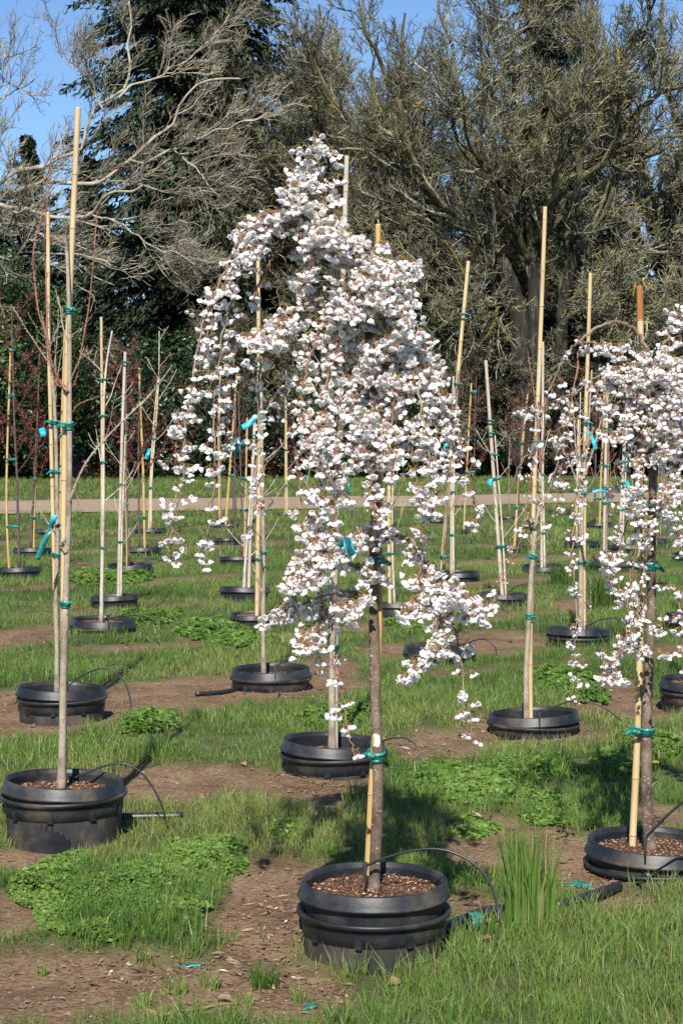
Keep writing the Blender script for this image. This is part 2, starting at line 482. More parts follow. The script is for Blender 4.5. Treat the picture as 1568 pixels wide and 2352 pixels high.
# ------------------------------------------------------------------ ground sheet
def build_ground():
    nx, ny = 240, 290
    t = np.linspace(-1, 1, nx)
    u = t * (0.28 + 0.72 * t ** 4)
    ys = np.concatenate([[-60, -20, 0, 2.2], np.geomspace(3.3, 130, ny - 8), [200, 320, 600, 1500]])
    Y = np.repeat(ys, nx)
    X = np.tile(u, len(ys)) * (2.2 + 0.72 * np.maximum(Y, 0) + np.where(Y < 0, 60, 0))
    Z = ground_z(X, Y)
    V = np.stack([X, Y, Z], 1)
    i = np.arange((len(ys) - 1) * (nx - 1))
    r = i // (nx - 1); c = i % (nx - 1)
    a = r * nx + c
    Q = np.stack([a, a + 1, a + nx + 1, a + nx], 1)
    m, nt, p, o = _nt('soil_and_thatch')
    at = nt.nodes.new('ShaderNodeAttribute'); at.attribute_name = 'tint'
    tc = nt.nodes.new('ShaderNodeTexCoord')
    n1 = nt.nodes.new('ShaderNodeTexNoise'); n1.inputs['Scale'].default_value = 3.0; n1.inputs['Detail'].default_value = 9; n1.inputs['Roughness'].default_value = 0.7
    nt.links.new(tc.outputs['Object'], n1.inputs['Vector'])
    n2 = nt.nodes.new('ShaderNodeTexNoise'); n2.inputs['Scale'].default_value = 55.0; n2.inputs['Detail'].default_value = 5
    nt.links.new(tc.outputs['Object'], n2.inputs['Vector'])
    soil = _ramp(nt, [(0.3, (0.095, 0.058, 0.032)), (0.5, (0.168, 0.108, 0.062)), (0.72, (0.235, 0.163, 0.10))])
    nt.links.new(n1.outputs['Fac'], soil.inputs[0])
    fine = _ramp(nt, [(0.3, (0.55, 0.52, 0.5)), (0.55, (1, 1, 1)), (0.75, (1.3, 1.3, 1.28))])
    nt.links.new(n2.outputs['Fac'], fine.inputs[0])
    mu = nt.nodes.new('ShaderNodeMix'); mu.data_type = 'RGBA'; mu.blend_type = 'MULTIPLY'; mu.inputs[0].default_value = 1
    nt.links.new(soil.outputs[0], mu.inputs[6]); nt.links.new(fine.outputs[0], mu.inputs[7])
    th = _ramp(nt, [(0.35, (0.045, 0.05, 0.018)), (0.55, (0.07, 0.085, 0.028)), (0.75, (0.125, 0.115, 0.05))])
    nt.links.new(n1.outputs['Fac'], th.inputs[0])
    mx = nt.nodes.new('ShaderNodeMix'); mx.data_type = 'RGBA'
    nt.links.new(at.outputs['Fac'], mx.inputs[0]); nt.links.new(mu.outputs[2], mx.inputs[6]); nt.links.new(th.outputs[0], mx.inputs[7])
    nt.links.new(mx.outputs[2], p.inputs['Base Color'])
    p.inputs['Roughness'].default_value = 0.95; p.inputs['Specular IOR Level'].default_value = 0.15
    b = nt.nodes.new('ShaderNodeBump'); b.inputs['Strength'].default_value = 0.7; b.inputs['Distance'].default_value = 0.02
    nt.links.new(n2.outputs['Fac'], b.inputs['Height']); nt.links.new(b.outputs[0], p.inputs['Normal'])
    o_ = link('ground', npmesh('ground', V, quads=Q, mats=[m], tint=cover(X, Y), smooth=True))
    tag(o_, 'brown soil and thatch of the nursery field', kind='structure')

def build_road():
    xs = np.linspace(-70, 70, 281)
    n, f = road_edges(xs)
    rows = []
    K = 7
    for k in range(K):
        s = k / (K - 1)
        rows.append(np.stack([xs, n + (f - n) * s, np.full(len(xs), 0.012 + 0.03 * math.sin(math.pi * s) + 0.012 * math.cos(4 * math.pi * s))], 1))
    V = np.concatenate(rows)
    w = len(xs)
    i = np.arange((K - 1) * (w - 1)); r = i // (w - 1); c = i % (w - 1); a = r * w + c
    m = mat_noise('dirt_road', [(0.3, (0.175, 0.122, 0.078)), (0.5, (0.255, 0.188, 0.124)), (0.72, (0.33, 0.25, 0.175))], 0.9, (0.18, 1.4, 1), 0.95, 0.6, 5, detail=10)
    o = link('dirt_road', npmesh('dirt_road', V, quads=np.stack([a, a + 1, a + w + 1, a + w], 1), mats=[m], smooth=True))
    tag(o, 'pale dirt track crossing behind the rows of pots', kind='structure')

build_ground()
build_road()

# ------------------------------------------------------------------ grass, weeds, litter
POTS_XY = []          # (x, y, r) where nothing grows, filled by the pots

def blades(cx, cy, n, spread, h, wid, lean, rng, tint0, upright=False, simple=False):
    """cx, cy: tuft centres. returns V, T, tint of all blades"""
    N = len(cx)
    b = np.repeat(np.arange(N), n)
    a = rng.random(N * n) * 2 * np.pi
    r = np.sqrt(rng.random(N * n)) * np.repeat(spread, n) if not np.isscalar(spread) else np.sqrt(rng.random(N * n)) * spread
    x = cx[b] + np.cos(a) * r; y = cy[b] + np.sin(a) * r
    a2 = a + rng.normal(0, 0.9, N * n)
    L = h[b] * rng.uniform(0.45, 1.15, N * n)
    le = lean * rng.uniform(0.1, 1.0, N * n) ** (1.0 if not upright else 2)
    dx = np.cos(a2); dy = np.sin(a2)
    z = ground_z(x, y) - 0.005
    w = wid[b] * rng.uniform(0.7, 1.3, N * n)
    px, py = -dy, dx
    # turn blades so that they are not all edge-on
    q = rng.random(N * n) * np.pi
    sx = np.cos(q); sy = np.sin(q)
    m1 = 0.5 * L; 
    b0 = np.stack([x, y, z], 1)
    mid = b0 + np.stack([dx * m1 * le * 0.35, dy * m1 * le * 0.35, m1 * (1 - 0.12 * le)], 1)
    tip = b0 + np.stack([dx * L * le * 0.85, dy * L * le * 0.85, L * np.sqrt(np.maximum(0.06, 1 - (0.85 * le) ** 2))], 1)
    s = np.stack([sx, sy, 0 * sx], 1) * (w / 2)[:, None]
    ti = np.clip(tint0[b] + rng.normal(0, 0.13, N * n), 0, 0.89)
    dry = rng.random(N * n) < 0.03
    ti = np.where(dry, rng.uniform(0.93, 1, N * n), ti)
    if simple:
        V = np.stack([b0 - s, b0 + s, tip], 1).reshape(-1, 3)
        return V, np.arange(N * n * 3).reshape(-1, 3), np.repeat(ti, 3)
    V = np.stack([b0 - s * 0.8, b0 + s * 0.8, mid + s, mid - s, tip], 1).reshape(-1, 3)
    k = np.arange(N * n) * 5
    T = np.concatenate([np.stack([k, k + 1, k + 2], 1), np.stack([k, k + 2, k + 3], 1), np.stack([k + 3, k + 2, k + 4], 1)])
    return V, T, np.repeat(ti, 5)

def off_pots(x, y, pad=0.0):
    ok = np.ones(len(x), bool)
    for px, py, r in POTS_XY:
        ok &= (x - px) ** 2 + (y - py) ** 2 > (r + pad) ** 2
    return ok

def build_grass():
    rng = np.random.default_rng(3)
    Vs = []; Ts = []; Is = []; base = 0
    zones = [(4.6, 9.0, 420, 11, 0.0027, 0.066), (9.0, 16, 190, 11, 0.0040, 0.072), (16, 30, 72, 11, 0.0075, 0.082), (30, 64, 11, 10, 0.017, 0.12), (64, 124, 3.2, 9, 0.032, 0.17)]
    for y0, y1, dens, nb, wid, hh in zones:
        simple = y0 > 15
        y0 *= DK; y1 *= DK; dens /= DK
        m = 0.9 if y0 < 24 else 2.0
        wmax = 0.202 * y1 + m
        N = int(dens * (y1 - y0) * 2 * wmax)
        y = rng.uniform(y0, y1, N); x = rng.uniform(-wmax, wmax, N)
        k = np.abs(x) < 0.202 * y + m
        x, y = x[k], y[k]
        c = cover(x, y)
        nn, ff = road_edges(x)
        onroad = (y > nn + 0.4) & (y < ff - 0.4)
        keep = (rng.random(len(x)) < np.where(c > 0.55, 0.55 + 0.5 * c, np.where(c > 0.3, (c - 0.28) * 1.4, 0.008))) & ~onroad & (y < 121 * DK) & off_pots(x, y, 0.01)
        x, y, c = x[keep], y[keep], c[keep]
        hz = 0.35 + 1.25 * fbm(x, y, 1.5, 8, 3) ** 1.3 * 1.35
        lush = fbm(x, y, 0.8, 14, 3)
        h = hh * hz * (0.45 + 0.65 * c) * (1.0 + 0.25 * (rng.random(len(x)) < 0.05))
        tint = 0.58 + 1.3 * (lush - 0.5) + 0.25 * (1 - c) + 0.12 * (x / np.maximum(0.196 * y, 0.5)) * (y < 6.6) 
        V, T, ti = blades(x, y, nb, 0.035 + 0.4 * wid, h, np.full(len(x), wid), 0.95, rng, tint, False, simple)
        Vs.append(V); Ts.append(T + base); Is.append(ti); base += len(V)
    V = np.concatenate(Vs)
    me = npmesh('grass', V, tris=np.concatenate(Ts), mats=[M['grass']], tint=np.concatenate(Is))
    tag(link('grass', me), 'uneven green grass growing between the pot rows', 'grass', kind='stuff')

WEEDS = [(290, 2075, 210, 95), (470, 1985, 130, 60), (120, 2020, 90, 60), (1120, 1815, 130, 55), (1030, 1800, 110, 50), (1260, 1866, 85, 38), (1090, 1905, 70, 26),
         (660, 1915, 60, 30), (1150, 1770, 80, 34), (1235, 1770, 80, 30), (1330, 1590, 110, 40), (500, 1450, 100, 26), (330, 1430, 100, 22), (560, 1480, 90, 20), (1290, 1560, 80, 24), (240, 1330, 110, 18),
         (930, 1440, 45, 24), (1500, 1730, 80, 40), (340, 1670, 90, 30), (1420, 1760, 60, 34), (770, 1660, 120, 30)]

def build_weeds():
    rng = np.random.default_rng(5)
    P = []; S = []; TI = []
    for x, y, rx, ry in WEEDS:
        c = G(x, y)
        y0 = depth_at(y + ry); y1 = depth_at(y - ry)
        ax = rx * c.y / FPX; ay = (y1 - y0) / 2; cy = (y0 + y1) / 2
        size = max(0.0062, 0.00104 * c.y)
        N = int(min(9500, 2.3 * math.pi * ax * ay / size ** 2 * 0.62))
        a = rng.random(N) * 2 * np.pi; r = np.sqrt(rng.random(N))
        px = c.x + ax * r * np.cos(a); py = cy + ay * r * np.sin(a)
        edge = 1 - r + 1.7 * (fbm(px, py, 5, 4, 4) - 0.5)
        k = (edge > (0.08 if c.y < 8.5 else 0.25)) & off_pots(px, py, 0.01)
        px, py, edge = px[k], py[k], edge[k]
        hgt = (0.042 if c.y < 8.5 else 0.065) * np.clip(edge * 1.6, 0.15, 1) * (0.5 + fbm(px, py, 9, 7, 3))
        z = ground_z(px, py) + hgt * rng.uniform(0.45, 1.0, len(px))
        P.append(np.stack([px, py, z], 1)); S.append(size * rng.uniform(0.5, 1.5, len(px)) * (1 + 0.5 * (fbm(px, py, 3, 50, 2) > 0.55)))
        TI.append(np.clip((0.5 if c.y < 8.5 else 0.3) + rng.normal(0, 0.22, len(px)) + 0.5 * (fbm(px, py, 5, 30, 2) - 0.5), 0, 1))
    P = np.concatenate(P); S = np.concatenate(S); TI = np.concatenate(TI)
    N = len(P)
    nrm = unit(np.stack([rng.normal(0, 0.4, N), rng.normal(-0.3, 0.4, N), np.ones(N)], 1))
    u = unit(np.cross(nrm, unit(rng.normal(size=(N, 3)))))
    v = np.cross(nrm, u)
    outl = [(-1, 0, 0), (0.1, 0.85, 0.15), (1.0, 0, -0.1), (0.1, -0.85, 0.15)]
    V = np.stack([P + S[:, None] * (a * u + b * v + c * nrm) for a, b, c in outl], 1).reshape(-1, 3)
    k = np.arange(N) * 4
    T = np.concatenate([np.stack([k, k + 2, k + 1], 1), np.stack([k, k + 3, k + 2], 1)])
    me = npmesh('weeds', V, tris=T, mats=[M['weed']], tint=np.repeat(TI, 4))
    tag(link('weeds', me), 'bright green round-leaved weeds spreading in low mats', 'weeds', kind='stuff')

def build_litter():
    rng = np.random.default_rng(9)
    # straw, chips and leaf bits
    N = 80000
    y = 3.9 + 11 * rng.random(N) ** 1.6; x = rng.uniform(-1, 1, N) * (0.202 * y + 0.6)
    c = cover(x, y)
    clump = fbm(x, y, 2.2, 40, 3)
    k = (c < 0.6) & (rng.random(N) < 0.04 + 3.2 * np.clip(clump - 0.5, 0, 1)) & off_pots(x, y, -0.01)
    x, y = x[k], y[k]; n = len(x)
    L = rng.uniform(0.005, 0.020, n) * (1 + 0.03 * y); Wd = L * rng.uniform(0.12, 0.7, n)
    long = rng.random(n) < 0.22
    L = np.where(long, L * 2.6, L); Wd = np.where(long, 0.003, Wd)
    a = rng.random(n) * 2 * np.pi
    d = np.stack([np.cos(a), np.sin(a), rng.normal(0, 0.22, n)], 1); s = np.stack([-np.sin(a), np.cos(a), rng.normal(0, 0.35, n)], 1)
    P = np.stack([x, y, ground_z(x, y) + 0.007], 1)
    up = np.array([0, 0, 1.0])
    cor = [P - d * L[:, None] / 2, P + s * Wd[:, None] / 2, P + d * L[:, None] / 2, P - s * Wd[:, None] / 2, P + up * (0.07 * L)[:, None] + rng.normal(0, 0.12, (n, 3)) * L[:, None] * np.array([1, 1, 0.3])]
    V = np.stack(cor, 1).reshape(-1, 3)
    b = np.arange(n) * 5
    T = np.concatenate([np.stack([b + i, b + (i + 1) % 4, b + 4], 1) for i in range(4)])
    ti = np.clip(rng.normal(0.36, 0.22, n), 0, 0.96); ti = np.where(rng.random(n) < 0.008, 1.0, ti)
    tag(link('leaf_litter', npmesh('leaf_litter', V, tris=T, mats=[M['litter']], tint=np.repeat(ti, 5))), 'dry straw, wood bits and fallen petals on the soil', 'litter', kind='stuff')
    # pebbles and clods
    N = 60000
    y = 3.9 + 9 * rng.random(N) ** 1.6; x = rng.uniform(-1, 1, N) * (0.202 * y + 0.6)
    k = (cover(x, y) < 0.4) & (rng.random(N) < 0.35) & off_pots(x, y, 0.0)
    x, y = x[k], y[k]; n = len(x)
    R = 0.0018 + 0.016 * rng.random(n) ** 6
    P = np.stack([x, y, ground_z(x, y) + R * 0.1], 1)
    dirs = np.array([(1, 0, 0.1), (0.5, 0.87, 0), (-0.5, 0.87, 0.1), (-1, 0, 0), (-0.5, -0.87, 0.1), (0.5, -0.87, 0), (0.35, 0.2, 0.62), (-0.35, 0.1, 0.6), (0, -0.4, 0.55)], float)
    V = (P[:, None] + dirs[None] * (R[:, None] * rng.uniform(0.65, 1.4, (n, 9)))[:, :, None]).reshape(-1, 3)
    b = np.arange(n) * 9
    T = np.concatenate([np.stack([b + i, b + j, b + k], 1) for i, j, k in ((0, 1, 6), (1, 2, 7), (1, 7, 6), (2, 3, 7), (3, 4, 8), (3, 8, 7), (4, 5, 8), (5, 0, 6), (5, 6, 8), (6, 7, 8))])
    pt = rng.random(n) ** 2.0 * np.clip(1.15 - R / 0.012, 0.12, 1)
    tag(link('pebbles', npmesh('pebbles', V, tris=T, mats=[M['pebble']], tint=np.repeat(pt, 9), smooth=False)), 'small stones and clods scattered on bare soil', 'pebbles', kind='stuff')

# ------------------------------------------------------------------ background trees
def grow(P0, D0, L, R0, R1, steps, wander, up, rng):
    N = len(P0)
    p = P0.copy(); d = unit(D0)
    nodes = [p.copy()]; dirs = [d.copy()]
    st = (L / steps)[:, None]
    for i in range(steps):
        d = unit(d + rng.normal(0, wander, (N, 3)) + np.array([0, 0, up]))
        p = p + d * st
        nodes.append(p.copy()); dirs.append(d.copy())
    t = np.linspace(0, 1, steps + 1)[None]
    rad = R0[:, None] * (1 - t) + R1[:, None] * t
    return np.stack(nodes, 1), np.stack(dirs, 1), rad

def children(nodes, dirs, rad, m, lo, hi, ang, ratio, L, rng, out=0.0, centre=None, flat=0.0):
    N, S, _ = nodes.shape
    t = rng.uniform(lo, hi, (N, m)) * (S - 1)
    i = np.minimum(t.astype(int), S - 2); f = (t - i)[..., None]
    ar = np.arange(N)[:, None]
    P = nodes[ar, i] * (1 - f) + nodes[ar, i + 1] * f
    D = unit(dirs[ar, i + 1])
    perp = unit(np.cross(D, rng.normal(size=(N, m, 3))))
    a = rng.normal(ang, 0.22, (N, m))[..., None]
    nd = D * np.cos(a) + perp * np.sin(a)
    if centre is not None:
        nd = unit(nd + out * unit(P - centre))
    nd[..., 2] *= (1 - flat)
    Lc = np.broadcast_to(L[:, None], (N, m)) * ratio * rng.uniform(0.55, 1.2, (N, m)) * (1.1 - 0.45 * t / (S - 1))
    Rc = (rad[ar, i] * rng.uniform(0.42, 0.66, (N, m)))
    return P.reshape(-1, 3), unit(nd.reshape(-1, 3)), Lc.ravel(), Rc.ravel()

def branches_vq(nodes, dirs, rad, k=3):
    N, S, _ = nodes.shape
    ref = np.array([0.37, 0.61, 0.29])
    u = unit(np.cross(dirs, ref)); w = np.cross(dirs, u)
    ang = 2 * np.pi * np.arange(k) / k
    ring = np.cos(ang)[None, None, :, None] * u[:, :, None] + np.sin(ang)[None, None, :, None] * w[:, :, None]
    V = nodes[:, :, None] + ring * rad[:, :, None, None]
    V = V.reshape(-1, 3)
    b = (np.arange(N) * S * k)[:, None, None] + (np.arange(S - 1) * k)[None, :, None]
    j = np.arange(k)[None, None]; j2 = (j + 1) % k
    Q = np.stack([b + j, b + j2, b + k + j2, b + k + j], -1).reshape(-1, 4)
    return V, Q

class Twigs:
    def __init__(s): s.V = []; s.Q = []; s.T = []; s.n = 0
    def add(s, nodes, dirs, rad, k, tint):
        V, Q = branches_vq(nodes, dirs, rad, k)
        s.V.append(V); s.Q.append(Q + s.n); s.n += len(V)
        S = nodes.shape[1]
        s.T.append(np.repeat(tint, S * k))
    def mesh(s, name, mat):
        return npmesh(name, np.concatenate(s.V), quads=np.concatenate(s.Q), mats=[mat], tint=np.concatenate(s.T))

def twig_tints(P, rng, lo=0.25, hi=0.9, s=0.25, yel=0.05):
    n = len(P)
    t = lo + (hi - lo) * rng.random(n) ** 1.2
    t = t + 0.25 * (vnoise(P[:, 0] + P[:, 2] * 0.7, P[:, 1] + P[:, 2] * 0.4, s, 3) - 0.5)
    t = np.clip(t, 0, 0.89)
    return np.where(rng.random(n) < yel, rng.uniform(0.92, 1, n), t)

def bare_tree(name, limbs, trunk, mats, rng, counts, lens, ratios, centre, rmin, out=0.35, wander=(0.16, 0.2, 0.25, 0.3), up=0.03, yel=0.05, trunk_k=14, limb_k=9):
    """limbs: list of (points, r0, r1); trunk: list of (points, radii)"""
    root = empty(name, tuple(trunk[0][0][0]))
    base = Vector(trunk[0][0][0])
    inv = lambda pts: [Vector(p) - base for p in pts]
    for pts, rr in trunk:
        sp = spline(inv(pts), 6)
        n = len(sp)
        sp = [p + Vector((random.gauss(0, rr[0] * 0.06), random.gauss(0, rr[0] * 0.06), 0)) for p in sp]
        rad = [lerp(rr[0], rr[1], i / (n - 1)) * (1 + random.uniform(-0.08, 0.08)) for i in range(n)]
        rad[0] *= 1.25
        b = MB(); b.tube(sp, rad, trunk_k); b.build('trunk', [mats[0]], root)
    tw = Twigs()
    LN, LD, LR, LL = [], [], [], []
    S0 = 15
    for pts, r0, r1 in limbs:
        sp = np.array([tuple(p) for p in spline(inv(pts), 6)])
        d = np.concatenate([[0], np.cumsum(np.linalg.norm(np.diff(sp, axis=0), axis=1))])
        tt = np.linspace(0, d[-1], S0)
        q = np.stack([np.interp(tt, d, sp[:, i]) for i in range(3)], 1)
        q[1:] += rng.normal(0, 0.012 * d[-1], (S0 - 1, 3)) * 0.8
        rad = np.linspace(r0, r1, S0)
        sp2 = spline([tuple(x) for x in q], 2)
        rr = np.interp(np.linspace(0, 1, len(sp2)), np.linspace(0, 1, S0), rad) * rng.uniform(0.88, 1.12, len(sp2))
        b = MB(); b.tube(sp2, rr, limb_k); b.build('limb', [mats[1]], root)
        LN.append(q); LD.append(unit(np.gradient(q, axis=0))); LR.append(rad); LL.append(d[-1])
    nodes, dirs, rad = np.stack(LN), np.stack(LD), np.stack(LR)
    L = np.array(LL)
    c = np.array(centre) - np.array(base)
    for lev, m in enumerate(counts):
        L_use = np.full(len(L), lens[lev]) if lens[lev] else L
        P, D, Lc, Rc = children(nodes, dirs, rad, m, 0.06 if lev == 0 else 0.08, 0.92 if lev == 0 else 1.0, 0.85, 1.0 if lens[lev] else ratios[lev], L_use, rng, out, c)
        Rc = np.clip(Rc, rmin[lev], rmin[lev] * 4.5)
        st = [6, 4, 2, 1, 1][lev]
        nodes, dirs, rad = grow(P, D, Lc, Rc, np.maximum(Rc * 0.45, rmin[-1] * 0.8), st, wander[min(lev, 3)], up, rng)
        L = Lc
        tw.add(nodes, dirs, rad, 4 if lev == 0 else 3, twig_tints(P, rng, 0.0 if lev < 2 else 0.05, 0.89, yel=yel))
    o = link('twigs', tw.mesh('twigs', mats[2]), root)
    o['kind'] = 'stuff'
    return root

def limb_pts(pts, Y, dy):
    n = len(pts)
    return [W(x, y, Y + dy * (i / (n - 1)) ** 1.2) for i, (x, y) in enumerate(pts)]

def build_oak():
    rng = np.random.default_rng(21)
    Y = 117 * DK
    T = [([W(1188, 1068, Y), W(1196, 850, Y), W(1186, 700, Y), W(1150, 600, Y - 1)], (0.62, 0.42)),
         ([W(1226, 1068, Y), W(1226, 800, Y), W(1228, 650, Y), W(1215, 480, Y + 1)], (0.5, 0.38)),
         ([W(1280, 1068, Y), W(1287, 850, Y), W(1292, 700, Y), W(1325, 560, Y - 1)], (0.34, 0.3))]
    Ls = [([(1222, 640), (1200, 480), (1185, 300), (1190, 180), (1215, 110), (1225, -20), (1235, -160)], 1, .38, .1),
          ([(1186, 700), (1100, 560), (1010, 470), (950, 380), (900, 190), (850, 90), (820, -60)], -3, .36, .08),
          ([(1292, 700), (1325, 400), (1360, 320), (1400, 230), (1430, 120), (1480, 40), (1495, -90)], -5, .36, .09),
          ([(1130, 600), (1040, 480), (930, 467), (880, 482), (820, 510), (740, 540)], 2, .24, .06),
          ([(1225, 560), (1240, 420), (1265, 250), (1320, 150), (1330, -20)], 6, .28, .08),
          ([(1320, 420), (1420, 360), (1500, 330), (1590, 300), (1700, 260)], -2, .26, .08),
          ([(1290, 700), (1390, 620), (1480, 580), (1620, 560)], -4, .22, .06),
          ([(1150, 640), (1060, 640), (960, 640), (870, 660), (790, 700)], -5, .22, .05),
          ([(1200, 600), (1150, 420), (1060, 250), (1035, 100), (1010, -60)], 7, .3, .08),
          ([(1380, 370), (1480, 240), (1568, 190), (1690, 120)], 3, .22, .07),
          ([(1215, 600), (1170, 500), (1110, 400), (1080, 330), (1060, 200)], -9, .25, .07),
          ([(1230, 600), (1290, 480), (1330, 400), (1370, 330), (1400, 200)], 9, .25, .07),
          ([(1010, 470), (880, 350), (790, 260), (720, 150), (690, 50)], 0, .2, .05),
          ([(1325, 560), (1430, 470), (1540, 430), (1660, 420)], 5, .22, .06),
          ([(1240, 640), (1250, 520), (1270, 430), (1290, 330), (1290, 180)], -8, .24, .07),
          ([(1190, 690), (1120, 700), (1050, 720), (990, 770)], -6, .16, .05),
          ([(1292, 690), (1360, 690), (1440, 700), (1520, 740)], -6, .17, .05),
          ([(1200, 580), (1130, 330), (1120, 200), (1130, 60), (1120, -80)], -2, .26, .07),
          ([(1060, 520), (960, 540), (880, 590), (800, 610), (720, 620)], 4, .16, .05),
          ([(1240, 560), (1300, 300), (1330, 200), (1360, 60), (1380, -60)], 2, .24, .07)]
    limbs = [(limb_pts(p, Y, dy * 0.9), a * 0.72, b * 0.8) for p, dy, a, b in Ls]
    r = bare_tree('bare_tree', limbs, T, (M['bark_old'], M['bark_moss'], M['twig_lichen']), rng, (14, 9, 7, 2), (4.6, 2.0, 0.9, 0.45), (0, 0, 0, 0), W(1210, 620, Y), (0.055, 0.032, 0.021, 0.015), 0.3, (0.18, 0.24, 0.3, 0.35), 0.09, yel=0.06)
    tag(r, 'huge lichen-grey bare tree with several mossy trunks, right background', 'tree', 'trees behind the field')
    for x, Y2, s, rz, lab in [(1560, 127, 0.95, 2.6, 'large bare tree behind the mossy one, toward the right edge'), (930, 131, 0.92, 3.9, 'large bare tree behind the mossy one, toward the front cherry'), (745, 134, 0.98, 1.1, 'large bare tree between the tall fir and the mossy one')]:
        o = copy_tree(r); Y2 *= DK
        o.location = (W(x, 1000, Y2).x, Y2, r.location.z); o.scale = (s, s, s); o.rotation_euler = (0, 0, rz)
        tag(o, lab, 'tree', 'trees behind the field')

def build_pale_tree():
    rng = np.random.default_rng(33)
    Y = 99 * DK
    T = [([W(-190, 1100, Y), W(-170, 800, Y), W(-140, 560, Y), W(-90, 490, Y)], (0.55, 0.3))]
    h = lambda pts: [(x / 2, y / 2) for x, y in pts]
    Ls = [(h([(-250, 990), (0, 945), (130, 970), (260, 995), (400, 975), (445, 935), (470, 905), (560, 890), (655, 855)]), -3, .2, .05),
          (h([(-150, 980), (60, 880), (240, 850), (340, 850), (440, 830), (560, 760), (620, 715), (700, 650), (760, 580), (810, 500), (860, 425), (1010, 370), (1110, 355)]), 0, .19, .04),
          (h([(-280, 1000), (-60, 860), (130, 775), (230, 755), (300, 710), (370, 630), (440, 550), (480, 510), (545, 450), (575, 380), (588, 300), (592, 200), (605, 20)]), 2, .2, .04),
          (h([(545, 450), (600, 385), (720, 360), (850, 270), (960, 190), (1050, 70)]), 4, .1, .03),
          (h([(480, 510), (440, 420), (400, 350), (330, 310), (262, 235)]), 1, .07, .025),
          (h([(600, 735), (700, 730), (800, 690), (900, 640), (1000, 600), (1100, 570), (1215, 520)]), -2, .1, .03),
          (h([(-280, 1050), (-40, 1040), (30, 1030), (70, 970), (120, 960)]), -4, .12, .05),
          (h([(-200, 900), (-80, 640), (-20, 480), (60, 400), (140, 420)]), 3, .12, .03),
          (h([(-250, 1150), (60, 1180), (200, 1160), (380, 1165), (520, 1210)]), -3, .1, .03),
          (h([(400, 975), (520, 1010), (640, 1080), (740, 1150), (850, 1180)]), -4, .08, .025),
          (h([(440, 830), (560, 840), (700, 860), (860, 900), (960, 860), (1020, 900)]), 2, .08, .025),
          (h([(-100, 940), (100, 1040), (260, 1120), (420, 1260), (520, 1300)]), 0, .09, .025),
          (h([(800, 690), (880, 760), (950, 830), (980, 900)]), -2, .06, .02),
          (h([(-200, 800), (-60, 560), (20, 330), (10, 180)]), 5, .1, .03),
          (h([(640, 1080), (700, 1180), (780, 1240), (850, 1230)]), 1, .05, .02)]
    limbs = [(limb_pts(p, Y, dy), a * 0.64, b) for p, dy, a, b in Ls]
    r = bare_tree('bare_tree', limbs, T, (M['bark_old'], M['limb_pale'], M['twig_pale']), rng, (9, 6, 5, 1), (3.2, 1.6, 0.85, 0.45), (0, 0, 0, 0), W(-60, 620, Y), (0.032, 0.021, 0.015, 0.011), 0.55, (0.16, 0.2, 0.26, 0.3), 0.05, yel=0.06)
    tag(r, 'pale bare tree reaching in from the left edge, whitish sunlit limbs', 'tree', 'trees behind the field')

def build_small_bare():
    rng = np.random.default_rng(41)
    base = Vector((0, 0, 0))
    T = [([Vector((0, 0, 0)), Vector((0.1, 0, 3)), Vector((-0.1, 0.1, 6))], (0.26, 0.16))]
    limbs = []
    for i in range(13):
        a = i * 2.4 + rng.normal(0, 0.3); e = rng.uniform(0.25, 1.3); L = rng.uniform(4.5, 7.5); z0 = rng.uniform(2.2, 6)
        p = Vector((0, 0, z0)); d = Vector((math.cos(a) * math.cos(e), math.sin(a) * math.cos(e), math.sin(e)))
        pts = [p + d * L * t + Vector((0, 0, -0.9 * t * t * (1.2 - e))) for t in (0, 0.3, 0.6, 1.0)]
        limbs.append((pts, 0.12, 0.03))
    r = bare_tree('bare_tree', limbs, T, (M['bark_old'], M['bark_moss'], M['twig_lichen']), rng, (9, 7, 6, 1), (2.5, 1.3, 0.75, 0.4), (0, 0, 0, 0), (0, 0, 6), (0.034, 0.024, 0.018, 0.014), 0.35, (0.18, 0.25, 0.3, 0.35), -0.02, yel=0.05, trunk_k=8, limb_k=6)
    spots = [(600, 121, 0.9, 0.3, 'grey bare tree whose drooping twigs hang before the tall fir'),
             (890, 124, 0.95, 2.6, 'bare lichen tree left of the huge mossy trunks'),
             (1440, 118, 0.9, 3.9, 'low bare tree behind the right-hand weeping cherry'),
             (1600, 116, 1.2, 5.0, 'bare tree at the right edge of the tree line'),
             (60, 117, 0.8, 4.4, 'small bare tree under the pale limbs at far left'),
             (1060, 119, 0.75, 0.9, 'low bare tree left of the mossy trunks, near the hedge')]
    first = True
    for x, Y, s, rz, lab in spots:
        o = r if first else copy_tree(r)
        first = False; Y *= DK
        o.location = (W(x, 1000, Y).x, Y, -0.05); o.scale = (s, s, s); o.rotation_euler = (0, 0, rz)
        tag(o, lab, 'tree', 'trees behind the field')

def copy_tree(o, parent=None):
    c = o.copy(); COL.objects.link(c)
    if parent is not None:
        c.parent = parent; c.matrix_parent_inverse = o.matrix_parent_inverse.copy()
    for ch in list(o.children):
        if ch is not c:
            copy_tree(ch, c)
    return c

